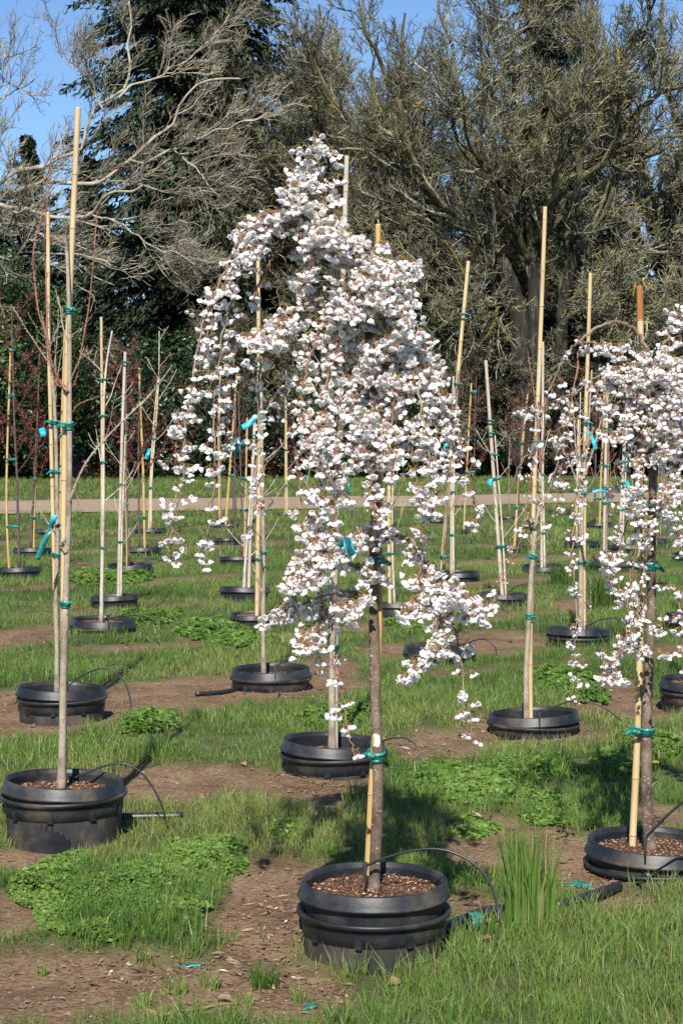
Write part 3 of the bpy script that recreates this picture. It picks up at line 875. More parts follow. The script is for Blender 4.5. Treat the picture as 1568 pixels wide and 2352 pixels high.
def conifer_mesh(h, r, nb, ns, rng, z0=0.04, spray=0.6, flat_top=0.0):
    V = []; T = []; TI = []
    zf = z0 + (1 - z0) * np.linspace(0, 1, nb) ** 1.05
    az = np.arange(nb) * 2.399 + rng.normal(0, 0.35, nb)
    prof = np.clip((1 - zf) * 1.25, 0.05, 1) ** 0.75
    Lb = r * prof * rng.uniform(0.55, 1.2, nb) * (0.75 + 0.5 * vnoise(az * 1.3, zf * 20, 1.0, 2))
    b = np.repeat(np.arange(nb), ns)
    n = len(b)
    t = rng.random(n) ** 0.75
    L = Lb[b] * t
    droop = -0.10 * L - 0.028 * L ** 2 + 0.08 * L * (zf[b] > 0.7)
    sidew = rng.normal(0, 0.16, n) * Lb[b] * (0.25 + 0.9 * t * (1.1 - t))
    ca, sa = np.cos(az[b]), np.sin(az[b])
    P = np.stack([ca * L - sa * sidew, sa * L + ca * sidew, zf[b] * h + droop - np.abs(sidew) * 0.25 + rng.normal(0, 0.12, n)], 1)
    outd = np.stack([ca, sa, np.full(n, -0.35)], 1)
    d = unit(outd + rng.normal(0, 0.5, (n, 3)) + np.array([0, 0, -0.35]))
    s = unit(np.cross(d, rng.normal(0, 0.5, (n, 3)) + np.array([0, 0, 1.0])))
    ln = spray * rng.uniform(0.5, 1.3, n) * (0.6 + 0.4 * prof[b]); wd = ln * rng.uniform(0.10, 0.2, n)
    V = np.stack([P - d * ln[:, None] * 0.4, P + s * wd[:, None], P + d * ln[:, None] * 0.6, P - s * wd[:, None]], 1).reshape(-1, 3)
    k = np.arange(n) * 4
    Q = np.stack([k, k + 1, k + 2, k + 3], 1)
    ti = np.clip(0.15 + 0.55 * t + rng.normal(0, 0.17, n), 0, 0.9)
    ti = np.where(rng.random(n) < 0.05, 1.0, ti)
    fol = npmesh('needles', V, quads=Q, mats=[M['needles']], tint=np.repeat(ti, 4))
    # boughs
    bb = MB()
    for i in range(0, nb):
        q = [Vector((math.cos(az[i]) * Lb[i] * t_, math.sin(az[i]) * Lb[i] * t_, zf[i] * h - 0.1 * Lb[i] * t_ - 0.028 * (Lb[i] * t_) ** 2)) for t_ in (0, 0.5, 0.95)]
        bb.tube(q, [0.07, 0.045, 0.015], 3, cap=False)
    tr = MB(); tr.tube([Vector((0, 0, -0.3)), Vector((0, 0, h * 0.5)), Vector((0, 0, h * 0.99))], [h * 0.0135, h * 0.008, 0.02], 10)
    return fol, bb.mesh('boughs', [M['bark_old']]), tr.mesh('trunk', [M['bark_old']])

def put_conifer(meshes, x, Y, s, rz, lab, sz=None):
    Y *= DK
    o = empty('fir_tree', (W(x, 1000, Y).x, Y, 0))
    o.scale = (s, s, sz or s); o.rotation_euler = (0, 0, rz)
    f = link('needles', meshes[0], o); f['kind'] = 'stuff'
    link('boughs', meshes[1], o); link('trunk', meshes[2], o)
    tag(o, lab, 'tree', 'trees behind the field')

def leaf_cloud(lumps, n, size, rng, mat, name, red=0.0, shell=0.55):
    """lumps: (x, y, z, rx, ry, rz)"""
    w = np.array([l[3] * l[4] + l[3] * l[5] for l in lumps]); w /= w.sum()
    k = rng.choice(len(lumps), n, p=w)
    A = np.array(lumps)[k]
    d = unit(rng.normal(size=(n, 3)))
    r = 1 - shell * rng.random(n) ** 1.8
    bump = 0.8 + 0.45 * vnoise(d[:, 0] * 2.5 + k * 3.1, d[:, 2] * 2.5 + d[:, 1] * 2, 1.6, 4)
    P = A[:, :3] + A[:, 3:] * d * (r * bump)[:, None]
    P[:, 2] = np.maximum(P[:, 2], 0.05)
    nn = unit(d + rng.normal(0, 0.6, (n, 3)))
    u = unit(np.cross(nn, rng.normal(size=(n, 3)))); v = np.cross(nn, u)
    s = size * rng.uniform(0.6, 1.35, n)[:, None]
    V = np.stack([P - u * s, P + v * s * 0.5 + nn * s * 0.1, P + u * s, P - v * s * 0.5 + nn * s * 0.1], 1).reshape(-1, 3)
    q = np.arange(n) * 4
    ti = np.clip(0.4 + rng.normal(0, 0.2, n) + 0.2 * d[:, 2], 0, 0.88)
    rd = vnoise(P[:, 0] + P[:, 1], P[:, 2], 0.9, 60) < red * 1.2
    ti = np.where(rd & (rng.random(n) < 0.55), rng.uniform(0.93, 1, n), ti)
    return npmesh(name, V, quads=np.stack([q, q + 1, q + 2, q + 3], 1), mats=[mat], tint=np.repeat(ti, 4))

def stem_mesh(h, n, rng, spread=0.6):
    b = MB()
    for i in range(n):
        a = rng.random() * 6.28; r = spread * rng.random()
        b.tube([Vector((r * 0.4 * math.cos(a), r * 0.4 * math.sin(a), -0.1)), Vector((r * math.cos(a), r * math.sin(a), h * 0.4)), Vector((2 * r * math.cos(a), 2 * r * math.sin(a), h * 0.8))], [0.09, 0.06, 0.02], 5)
    return b.mesh('stems', [M['bark_old']])

def build_background():
    build_oak()
    build_pale_tree()
    build_small_bare()
    rng = np.random.default_rng(52)
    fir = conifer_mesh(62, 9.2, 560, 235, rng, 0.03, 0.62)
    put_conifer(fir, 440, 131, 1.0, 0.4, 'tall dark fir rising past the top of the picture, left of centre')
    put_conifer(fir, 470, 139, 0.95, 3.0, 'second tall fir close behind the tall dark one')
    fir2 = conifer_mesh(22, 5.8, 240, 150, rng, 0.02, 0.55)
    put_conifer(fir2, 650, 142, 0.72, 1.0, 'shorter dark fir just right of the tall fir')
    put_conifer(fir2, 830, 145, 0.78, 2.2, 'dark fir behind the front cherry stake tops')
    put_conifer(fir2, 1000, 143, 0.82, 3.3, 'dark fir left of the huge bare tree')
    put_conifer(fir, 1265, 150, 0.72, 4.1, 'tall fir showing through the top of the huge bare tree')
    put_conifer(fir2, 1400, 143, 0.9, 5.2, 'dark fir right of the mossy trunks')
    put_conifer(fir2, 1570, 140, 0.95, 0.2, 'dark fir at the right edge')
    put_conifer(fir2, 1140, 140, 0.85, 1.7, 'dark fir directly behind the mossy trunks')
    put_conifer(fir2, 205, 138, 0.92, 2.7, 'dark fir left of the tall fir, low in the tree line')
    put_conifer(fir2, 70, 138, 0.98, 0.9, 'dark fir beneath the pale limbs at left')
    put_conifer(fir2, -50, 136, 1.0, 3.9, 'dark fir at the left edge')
    put_conifer(fir2, 540, 126, 0.5, 4.4, 'small fir at the right foot of the tall fir')
    # tall leafy evergreen at left and the hedge along the far grass
    lau = leaf_cloud([(0, 0, 4, 3.2, 2.6, 4.2), (1.5, 0.5, 7.5, 2.4, 2, 3.2), (-1.5, 0, 8, 2.3, 2, 3.3), (0.2, 0, 10.2, 1.6, 1.5, 2.2)], 17000, 0.13, rng, M['laurel'], 'foliage')
    lst = stem_mesh(9, 5, rng)
    for x, Y, s, rz, lab in [(-10, 113, 1.0, 0, 'tall broadleaf evergreen shrub at the far left edge'), (105, 115, 0.86, 2.0, 'broadleaf evergreen shrub beside the far left one')]:
        Y *= DK
        o = empty('evergreen_shrub', (W(x, 1000, Y).x, Y, 0)); o.scale = (s, s, s); o.rotation_euler = (0, 0, rz)
        f = link('foliage', lau, o); f['kind'] = 'stuff'; link('stems', lst, o)
        tag(o, lab, 'shrub', 'evergreen shrubs along the far hedge')
    vars_ = []
    for i, red in enumerate((0.1, 0.34, 0.22)):
        lumps = [(rng.normal(0, 0.5) + dx, rng.normal(0, 0.3), z, 1.5 + 0.3 * rng.random(), 1.4, 1.5 + 0.5 * rng.random()) for dx in (-1.2, 0.2, 1.3) for z in (1.4, 3.4)] + [(0, 0, 4.6, 1.3, 1.2, 1.2)]
        vars_.append((leaf_cloud(lumps, 11000, 0.115, rng, M['evergreen'], 'foliage', red), stem_mesh(4.5, 6, rng)))
    where = ['left of the left-hand bare saplings', 'behind the left-hand bare saplings', 'behind the pale leaning stakes at left', 'behind the left purple plums', 'below the tall fir', 'just right below the tall fir',
             'behind the left curtain of the front cherry', 'behind the left half of the front cherry', 'behind the trunk of the front cherry', 'behind the right half of the front cherry', 'behind the leaning stake right of the cherry',
             'left of the mossy trunks', 'at the foot of the mossy trunks', 'right of the mossy trunks', 'behind the arching bare bough', 'behind the right cherry stake', 'at the right edge', 'beyond the right edge']
    for i in range(18):
        x = -30 + i * 98 + rng.normal(0, 10)
        if i == 2: continue
        if i == 1: x = 62
        if i == 3: x = 288
        Y = DK * (119.5 + rng.normal(0, 0.8) + (x - 784) * 0.004)
        v = vars_[[0, 1, 0, 1, 2, 0, 2, 1, 0, 1, 2, 1, 0, 2, 0, 1, 2, 0][i]]
        o = empty('hedge_shrub', (W(x, 1000, Y).x, Y, 0)); s = rng.uniform(0.85, 1.08)
        o.scale = (s * rng.uniform(0.95, 1.15), s, s * rng.uniform(0.9, 1.1)); o.rotation_euler = (0, 0, rng.choice([0, math.pi]) + rng.normal(0, 0.25))
        f = link('foliage', v[0], o); f['kind'] = 'stuff'; link('stems', v[1], o)
        tag(o, 'dark green and reddish hedge shrub ' + where[i], 'shrub', 'evergreen shrubs along the far hedge')
    # taller, darker evergreens standing in the shade behind the hedge
    dark = leaf_cloud([(0, 0, 2.5, 2.6, 2.2, 3.0), (1.4, 0.4, 5.2, 2.0, 1.8, 2.3), (-1.5, 0, 5.6, 2.1, 1.8, 2.4), (0.2, 0, 7.4, 1.6, 1.5, 1.8)], 12000, 0.13, rng, M['evergreen'], 'foliage', 0.0)
    dst = stem_mesh(6, 5, rng)
    for x, Y, s_, lab in [(330, 124, 0.95, 'below the tall fir, left side'), (450, 125, 1.05, 'below the tall fir, right side'), (590, 126, 0.9, 'right of the tall fir foot'), (720, 125, 0.95, 'behind the front cherry, left of its trunk'), (850, 126, 0.9, 'behind the front cherry, right of its trunk'),
                          (970, 124, 1.0, 'behind the leaning stake right of the cherry'), (1090, 125, 0.9, 'left behind the mossy trunks'), (1360, 125, 0.95, 'right behind the mossy trunks'), (1480, 124, 1.0, 'behind the right cherry crown'), (1590, 125, 1.0, 'at the right end of the tree line'), (30, 123, 0.9, 'behind the left edge purple plum')]:
        Y *= DK
        o = empty('evergreen_shrub', (W(x, 1000, Y).x, Y, 0)); o.scale = (s_ * 1.15, s_, s_ * rng.uniform(0.85, 1.1)); o.rotation_euler = (0, 0, rng.random() * 6.28)
        f = link('foliage', dark, o); f['kind'] = 'stuff'; link('stems', dst, o)
        tag(o, 'tall dark evergreen behind the hedge, ' + lab, 'shrub', 'dark evergreens behind the hedge')
    # pale house glimpsed through the hedge
    c = W(178, 905, 127 * DK)
    h = empty('house', (c.x, 127 * DK, 0))
    b = MB(); b.box((0, 0, 2.6), 5, 4, 5.2); b.build('wall', [M['house']], h, smooth=False)
    b = MB(); b.add([(-2.9, -2.4, 5.2), (2.9, -2.4, 5.2), (2.9, 2.4, 5.2), (-2.9, 2.4, 5.2), (-2.9, 0, 7.0), (2.9, 0, 7.0)], [(0, 1, 5, 4), (2, 3, 4, 5), (0, 4, 3), (1, 2, 5), (3, 2, 1, 0)]); b.build('roof', [M['roof']], h, smooth=False)
    b = MB(); b.box((0.9, -2.03, 2.8), 1.0, 0.06, 1.3); wi = b.build('window', [M['house']], h, smooth=False)
    b = MB(); b.box((0.9, -2.07, 2.8), 0.84, 0.03, 1.14); b.build('pane', [M['glass']], wi, smooth=False)
    tag(h, 'white house wall glimpsed through the hedge at left', 'house')

# ------------------------------------------------------------------ pots
POT_R = 0.24
def pot_meshes():
    k = 64
    b = MB()
    wall = [(0.206, -0.085)]
    z = -0.078
    while z < -0.012:
        wall += [(0.209, z), (0.2125, z + 0.004)]; z += 0.0085
    prof = wall + [(0.214, -0.004), (0.2165, 0.0), (0.2245, 0.0), (0.2275, -0.003), (0.2315, -0.030), (0.2385, -0.041), (0.240, -0.046), (0.2365, -0.0495), (0.222, -0.050)]
    b.lathe(prof[::-1], k)
    rim = b.mesh('rim', [M['plastic']])
    b = MB(); b.lathe([(0.222, -0.0505), (0.218, -0.075), (0.216, -0.12), (0.205, -0.25)], k)
    body = b.mesh('body', [M['plastic']])
    b = MB()
    rng = random.Random(4)
    ks, rings = 40, 9
    V = [(0, 0, -0.030)]; F = []
    for i in range(1, rings + 1):
        r = 0.2095 * i / rings
        for j in range(ks):
            a = 2 * math.pi * j / ks
            V.append((r * math.cos(a), r * math.sin(a), -0.033 + rng.uniform(-0.005, 0.006) - 0.010 * (i / rings) ** 3))
    for j in range(ks):
        F.append((0, 1 + j, 1 + (j + 1) % ks))
    for i in range(rings - 1):
        for j in range(ks):
            a0 = 1 + i * ks + j; a1 = 1 + i * ks + (j + 1) % ks
            F.append((a0, a0 + ks, a1 + ks, a1))
    b.add(V, F); soil = b.mesh('soil', [M['soil']])
    b = MB()
    for i in range(1300):
        r = 0.2 * math.sqrt(rng.random()); a = rng.random() * 6.283
        L = rng.uniform(0.004, 0.017); 
        rot = Matrix.Rotation(rng.random() * 6.28, 3, 'Z') @ Matrix.Rotation(rng.gauss(0, 0.3), 3, 'X') @ Matrix.Rotation(rng.gauss(0, 0.3), 3, 'Y')
        c = Vector((r * math.cos(a), r * math.sin(a), -0.030 + rng.uniform(-0.002, 0.006) - 0.010 * (r / 0.21) ** 3))
        w = L * rng.uniform(0.15, 0.5)
        ve = [Vector(q) for q in ((-L / 2, 0, 0), (0, w / 2, 0), (L / 2, 0, 0), (0, -w / 2, 0), (0, 0, 0.003))]
        t = rng.random() ** 1.3
        if rng.random() < 0.03: t = 1.0
        b.add([tuple(c + rot @ q) for q in ve], [(0, 1, 4), (1, 2, 4), (2, 3, 4), (3, 0, 4)], 0, t)
    chips = b.mesh('bark_chips', [M['chip']], smooth=False, tint=True)
    # outer socket pot
    b = MB(); b.lathe([(0.214, -0.012), (0.232, 0.0), (0.2375, 0.001), (0.2415, -0.003), (0.242, -0.010), (0.239, -0.016), (0.2285, -0.020), (0.2265, -0.030)], k)
    srim = b.mesh('rim', [M['plastic']])
    b = MB(); b.lathe([(0.2265, -0.0305), (0.2258, -0.045), (0.2252, -0.068), (0.2215, -0.070), (0.2205, -0.074)], k)
    sband = b.mesh('band', [M['plastic']])
    b = MB(); b.lathe([(0.2205, -0.0745), (0.219, -0.10), (0.213, -0.16), (0.205, -0.26)], k)
    sbody = b.mesh('body', [M['dusty']])
    b = MB(); b.box((0.2265, 0, -0.056), 0.012, 0.022, 0.034)
    lug = b.mesh('lug', [M['plastic']], smooth=False)
    return rim, body, soil, chips, srim, sband, sbody, lug

PM = pot_meshes()

def make_pot(x, y, w, zr, phrase, gap=0.052, tilt=(0, 0), socket=True, rz=0.0, low=0.0):
    Y = depth_at(y, zr)
    c = W(x, y, Y)
    s = w * Y / FPX / (2 * POT_R)
    POTS_XY.append((c.x, Y, 0.225 * s))
    o = empty('nursery_pot', (c.x, Y, zr))
    o.scale = (s * (1.0 + 0.025 * math.sin(x)), s * (1.0 - 0.02 * math.sin(x)), s); o.rotation_euler = (tilt[0], tilt[1], rz)
    link('rim', PM[0], o); link('body', PM[1], o); so_ = link('soil', PM[2], o); so_.location.z = -low
    if w > 90:
        ch = link('bark_chips', PM[3], o); ch['kind'] = 'stuff'; ch.location.z = -low
    tag(o, 'black pot holding the ' + phrase, 'pot', 'black nursery pots in rows')
    if socket:
        so = empty('socket_pot', (c.x, Y, zr - gap * s))
        so.scale = (s, s, s); so.rotation_euler = (-tilt[0] * 0.5, -tilt[1] * 0.3, rz + 0.4)
        link('rim', PM[4], so); bd = link('band', PM[5], so); link('body', PM[6], so)
        for i in range(9):
            l = link('lug', PM[7], bd); l.rotation_euler = (0, 0, 2 * math.pi * i / 9 + 0.2)
        tag(so, 'outer socket pot of the ' + phrase, 'pot', 'sunken socket pots')
    return Y, s, c

# ------------------------------------------------------------------ stakes, ties, tags
def make_stake(pts, r0, r1, col, phrase, burnt=False, node=0.24):
    P = [Vector(p) for p in pts]
    sp = spline(P, 10) if len(P) > 2 else [P[0].lerp(P[1], i / 20) for i in range(21)]
    d = [0]
    for a, b in zip(sp, sp[1:]): d.append(d[-1] + (b - a).length)
    tot = d[-1]
    def at(s):
        s = min(max(s, 0), tot)
        for i in range(len(sp) - 1):
            if d[i + 1] >= s:
                f = (s - d[i]) / max(d[i + 1] - d[i], 1e-9)
                return sp[i].lerp(sp[i + 1], f)
        return sp[-1]
    root = empty('bamboo_stake', tuple(P[0]))
    B = P[0]
    rnd = random.Random(int(abs(P[0].x * 9173 + P[0].y * 331)))
    s = 0.0; edges = [0.0]
    nx = rnd.uniform(0.05, node)
    while nx < tot - 0.03:
        edges.append(nx); nx += node * rnd.uniform(0.8, 1.25)
    edges.append(tot)
    wob = Vector((0, 0, 0))
    for i in range(len(edges) - 1):
        a, e = edges[i], edges[i + 1]
        ss = [a, a + 0.004, a + 0.012, (a + e) / 2, e - 0.012, e - 0.004, e]
        rr = []
        for q in ss:
            r = lerp(r0, r1, q / tot)
            rr.append(r)
        rr[0] *= 1.07; rr[1] *= 1.05; rr[-1] *= 1.07; rr[-2] *= 1.04
        if i == 0: rr[0] = rr[2]; rr[1] = rr[2]
        if i == len(edges) - 2: rr[-1] = rr[-3]; rr[-2] = rr[-3]
        b = MB(); b.tube([at(q) - B for q in ss], rr, 12)
        m = M['cane_burnt'] if burnt and i >= len(edges) - 2 else M[col]
        sg = b.build('cane_segment', [m], root)
        if i > 0:
            b = MB(); r = lerp(r0, r1, a / tot)
            b.tube([at(a - 0.0022) - B, at(a) - B, at(a + 0.0022) - B], [r * 1.075, r * 1.13, r * 1.075], 12); b.build('node_ring', [M['cane_node']], sg)
    tag(root, phrase, 'stake', 'bamboo stakes tied to the saplings')
    return root

def make_tie(c, hull, h, label, tails=1, seed=0, side=1, big=False):
    rx = (max(q[0] + q[2] for q in hull) - min(q[0] - q[2] for q in hull)) / 2
    ry = -min(q[1] - q[2] for q in hull)
    rnd = random.Random(seed)
    b = MB()
    n = 4 if h > 0.012 else 3
    hb = h / n * 1.5
    for i in range(n):
        z0 = -h / 2 + hb / 2 + (h - hb) * i / (n - 1)
        tl = rnd.uniform(-0.18, 0.18) * h / max(rx, 0.01); th = rnd.random() * 6
        pts = []; side_v = []
        off = 1 + 0.03 * i + rnd.uniform(0, 0.05)
        K = 26
        for j in range(K + 1):
            a = 2 * math.pi * j / K
            ca, sa = math.cos(a), math.sin(a)
            q = max(hull, key=lambda q: q[0] * ca + q[1] * sa + q[2])
            rr = q[2] * 1.03 + 0.0012 + 0.0012 * i * (off - 0.9) * 5
            pts.append((q[0] + rr * ca, q[1] + rr * sa, z0 + tl * rx * math.cos(a + th)))
            side_v.append((0, 0, 1))
        b.ribbon(pts, side_v, hb, 0, 0.0009)
    for t in range(tails):
        sg = side if t == 0 else -side
        L = rnd.uniform(0.8, 1.3) * min(max(rx, 0.012), 0.03)
        wv = max(h * 0.45, 0.006)
        p0 = Vector((sg * rx * 0.5, -ry * 1.06, rnd.uniform(-0.1, 0.1) * h))
        up = rnd.uniform(-0.5, 0.55)
        pts = [p0, p0 + Vector((sg * L * 0.45, -0.004, up * L * 0.35 + 0.1 * L)), p0 + Vector((sg * L * 0.95, 0.003, up * L * 0.7)), p0 + Vector((sg * L * 1.35, 0.006, up * L * 0.8 - 0.35 * L))]
        b.ribbon([tuple(p) for p in spline(pts, 4)], (0.1, -0.3 * sg, 1), wv, 0, 0.0008)
        b.box(tuple(p0), h * 0.4, h * 0.22, h * 0.35, Matrix.Rotation(0.5, 3, 'Y'))
    o = b.build('plastic_tie', [M['tie']])
    o.location = c
    tag(o, label, 'tie', 'teal plastic ties')
    return o

def make_tag(pts, width, label, side=(0, 0.4, 1), lines=0, mat='tagblue'):
    P = [Vector(p) for p in pts]
    sp = spline(P, 7)
    B = sp[0].copy()
    root = empty('plant_tag', tuple(B))
    b = MB(); b.ribbon([tuple(p - B) for p in sp], side, width, 0, 0.0007); stp = b.build('strip', [M[mat]], root)
    if lines:
        sd = Vector(side)
        n = len(sp)
        b = MB()
        for i in range(int(n * 0.35), n - 2):
            t = (sp[i + 1] - sp[i]).normalized(); s2 = (sd - t * sd.dot(t)).normalized(); nn = t.cross(s2).normalized()
            if nn.y > 0: nn = -nn
            for q in (0.25, 0.6):
                p = sp[i].lerp(sp[i + 1], q) - B + nn * 0.0011
                hw = width * 0.36 * random.uniform(0.7, 1)
                b.ribbon([tuple(p - s2 * hw), tuple(p + s2 * hw)], tuple(t), 0.0022, 0, 0.0004)
        b.build('print_lines', [M['ink']], stp)
    tag(root, label, 'tag', 'blue-green plant tags')
    return root

# ------------------------------------------------------------------ young trees
ORD = ['uppermost', 'second-highest', 'third-highest', 'fourth-highest', 'fifth-highest', 'sixth-highest']

def poly_x(pts, y):
    """measured x of a polyline at height y"""
    for (x0, y0), (x1, y1) in zip(pts, pts[1:]):
        if min(y0, y1) <= y <= max(y0, y1) and y0 != y1:
            return x0 + (x1 - x0) * (y - y0) / (y1 - y0)
    return pts[-1][0] if abs(y - pts[-1][1]) < abs(y - pts[0][1]) else pts[0][0]

def sapling_trunk(name, pts, Y, w0, w1, mat, base_z, k=12, per=5, kn=0.06, y0=None):
    P = [W(x, y, Y) for x, y in pts]
    P[0].z = base_z
    root = empty(name, tuple(P[0]))
    B = P[0].copy()
    sp = [p - B for p in spline(P, per)]
    n = len(sp)
    px = Y / FPX
    rad = []
    for i in range(n):
        t = i / (n - 1)
        r = lerp(w0, w1, t) / 2 * px
        r *= 1 + random.uniform(-kn, kn)
        if i == 0: r *= 1.45
        if i == 1: r *= 1.12
        rad.append(r)
    b = MB(); b.tube(sp, rad, k); b.build('trunk', [mat], root)
    return root, B, sp, rad

def add_branch(root, B, pts, r0, r1, mat, k=6, per=5, buds=True, rnd=random):
    P = [Vector(p) - B for p in pts]
    sp = spline(P, per)
    n = len(sp)
    b = MB()
    b.tube(sp, [lerp(r0, r1, i / (n - 1)) * (1 + rnd.uniform(-0.07, 0.07)) for i in range(n)], k)
    if buds:
        for i in range(1, n):
            t = (sp[i] - sp[i - 1])
            if t.length < 1e-6: continue
            s = t.normalized().cross(Vector((rnd.gauss(0, 1), rnd.gauss(0, 1), rnd.gauss(0, 1)))).normalized()
            L = max(r0 * 1.5, 0.006)
            r = lerp(r0, r1, i / (n - 1))
            p = sp[i - 1].lerp(sp[i], rnd.random())
            b.tube([p, p + s * (r + L * 0.5) + t.normalized() * L * 0.5, p + s * (r + L * 0.7) + t.normalized() * L * 1.2], [L * 0.28, L * 0.3, L * 0.06], 4, cap=False)
    return b.build('branch', [mat], root)

def random_twigs(root, B, sp, rad, n, lo, hi, L, up, mat, rnd, sub=2, rmin=0.0015, collect=None, buds=True):
    N = len(sp)
    for i in range(n):
        t = lerp(lo, hi, (i + rnd.random()) / n)
        j = min(int(t * (N - 1)), N - 2)
        p = sp[j].lerp(sp[j + 1], t * (N - 1) - j) + B
        a = i * 2.4 + rnd.uniform(-0.6, 0.6)
        l = L * rnd.uniform(0.5, 1.15) * (1.15 - 0.5 * (t - lo) / max(hi - lo, 1e-6))
        e = up + rnd.uniform(-0.2, 0.2)
        h = Vector((math.cos(a), math.sin(a), 0))
        q = [p]
        d = h * math.cos(e) + Vector((0, 0, math.sin(e)))
        for s in range(3):
            d = (d + Vector((rnd.gauss(0, 0.1), rnd.gauss(0, 0.1), 0.16))).normalized()
            q.append(q[-1] + d * l / 3)
        r0 = max(rad[j] * 0.4, rmin * 1.5)
        add_branch(root, B, q, r0, rmin, mat, 5, 3, buds, rnd)
        if collect is not None: collect.append([v - B for v in q])
        for s in range(sub):
            f = rnd.uniform(0.3, 0.85); k = min(int(f * 3), 2)
            p2 = q[k].lerp(q[k + 1], f * 3 - k)
            d2 = (d + Vector((rnd.gauss(0, 0.7), rnd.gauss(0, 0.7), rnd.gauss(0, 0.35)))).normalized()
            l2 = l * rnd.uniform(0.25, 0.5)
            q2 = [p2, p2 + d2 * l2 * 0.5, p2 + (d2 + Vector((0, 0, 0.2))).normalized() * l2]
            add_branch(root, B, q2, r0 * 0.6, rmin * 0.8, mat, 4, 2, buds, rnd)
            if collect is not None: collect.append([v - B for v in q2])

def plum_leaves(root, lines, n, size, rng, name='leaves'):
    A = []; D = []
    for q in lines:
        for a, b in zip(q, q[1:]):
            A.append(tuple(a)); D.append(tuple(b - a))
    A = np.array(A); D = np.array(D)
    ln = np.linalg.norm(D, axis=1); k = rng.choice(len(A), n, p=ln / ln.sum())
    P = A[k] + D[k] * rng.random((n, 1)) + rng.normal(0, size * 0.9, (n, 3))
    nn = unit(rng.normal(size=(n, 3)) + np.array([0, -0.4, 0.3])); u = unit(np.cross(nn, rng.normal(size=(n, 3)))); v = np.cross(nn, u)
    s = size * rng.uniform(0.5, 1.3, n)[:, None]
    V = np.stack([P - u * s, P + v * s * 0.45, P + u * s, P - v * s * 0.45], 1).reshape(-1, 3)
    q = np.arange(n) * 4
    o = link(name, npmesh(name, V, quads=np.stack([q, q + 1, q + 2, q + 3], 1), mats=[M['plumleaf']], tint=np.repeat(rng.random(n), 4)), root)
    o['kind'] = 'stuff'

def plant(key, phrase, pot, trunk=None, tw=(6, 4), bark='bark_grey', stake=None, sw=8, scol='cane_tan', ties=(), kind='bare', twigs=(5, 0.45, 0.95, 0.5, 0.8), branches=(), socket=None, gap=0.052, tilt=None, burnt=False, sdy=0.03, tape=1.0, nosap=False, tlabel=None, leaves=900, low=None):
    rnd = random.Random(key)
    x, y, w = pot[:3]
    zr = pot[3] - (0.03 if pot[3] < 0.18 else 0.0)
    if socket is None: socket = w > 140
    if tilt is None: tilt = (rnd.uniform(0.015, 0.06), rnd.uniform(-0.025, 0.025))
    if low is None: low = rnd.choice([0.0, 0.01, 0.02, 0.03])
    Y, s, c = make_pot(x, y, w, zr, phrase, gap, tilt, socket, rnd.random() * 6, low)
    px = Y / FPX
    soil = zr - (0.038 + low) * s
    if stake:
        P = [W(a, b, Y + sdy) for a, b in stake]
        P[0].z = soil - 0.01
        make_stake(P, sw * px / 2, sw * px / 2 * 0.86, scol, 'bamboo stake beside the ' + phrase if scol != 'cane_pale' else 'weathered bamboo stake beside the ' + phrase, burnt)
    root = None
    if trunk:
        root, B, sp, rad = sapling_trunk('cherry_tree' if kind == 'cherry' else ('plum_tree' if kind == 'plum' else 'sapling'), trunk, Y, tw[0], tw[1], M[bark], soil, kn=0.05 if kind != 'cherry' else 0.07, k=16 if w > 200 else 8)
        if kind in ('bare', 'plum'):
            tag(root, phrase, 'tree', 'young trees in pots')
            lines = [] if kind == 'plum' else None
            n, lo, hi, L, up = twigs
            for br in branches:
                q = [W(a, b, Y + rnd.uniform(-0.03, 0.03)) for a, b in br[0]]
                add_branch(root, B, q, br[1] * px / 2, (br[2] if len(br) > 2 else br[1] * 0.4) * px / 2, M[br[3] if len(br) > 3 else bark], 7, 6, True, rnd)
            if n:
                random_twigs(root, B, sp, rad, n, lo, hi, L, up, M['bark_plum' if kind == 'plum' else ('twig_red' if bark == 'bark_brown' else bark)], rnd, 3 if kind == 'plum' else 2, max(0.0014, 0.000122 * Y), lines, Y < 18)
            if kind == 'plum':
                plum_leaves(root, lines, leaves, max(0.014, 0.00086 * Y), np.random.default_rng(rnd.randrange(9999)))
    for i, ty in enumerate(sorted(ties)):
        t = trunk if trunk else stake
        st = stake if stake else trunk
        xt, xs = poly_x(t, ty), poly_x(st, ty)
        rt = lerp(tw[0], tw[1], (trunk[0][1] - ty) / max(trunk[0][1] - trunk[-1][1], 1)) / 2 if trunk and trunk[-1][1] <= ty else 0
        rs = sw / 2 if stake and min(p[1] for p in stake) <= ty else 0
        if rt == 0: xt = xs; rt = rs
        if rs == 0: xs = xt; rs = rt
        l = min(xt - rt, xs - rs); r = max(xt + rt, xs + rs)
        rx = (r - l) / 2 * px + 0.0015
        xm = (l + r) / 2
        cpos = W(xm, ty, Y)
        hull = [((xt - xm) * px, 0.0, rt * px * 1.06 + 0.001), ((xs - xm) * px, sdy if stake and trunk else 0.0, rs * px * 1.08 + 0.001)]
        h = max(0.024, 0.00135 * Y) * tape
        make_tie(cpos, hull, h, ORD[i] + ' teal tie on the ' + phrase, 1 + (rnd.random() < 0.15), rnd.randrange(9999), 1 if rnd.random() < 0.6 else -1)
    return root, Y, s, c

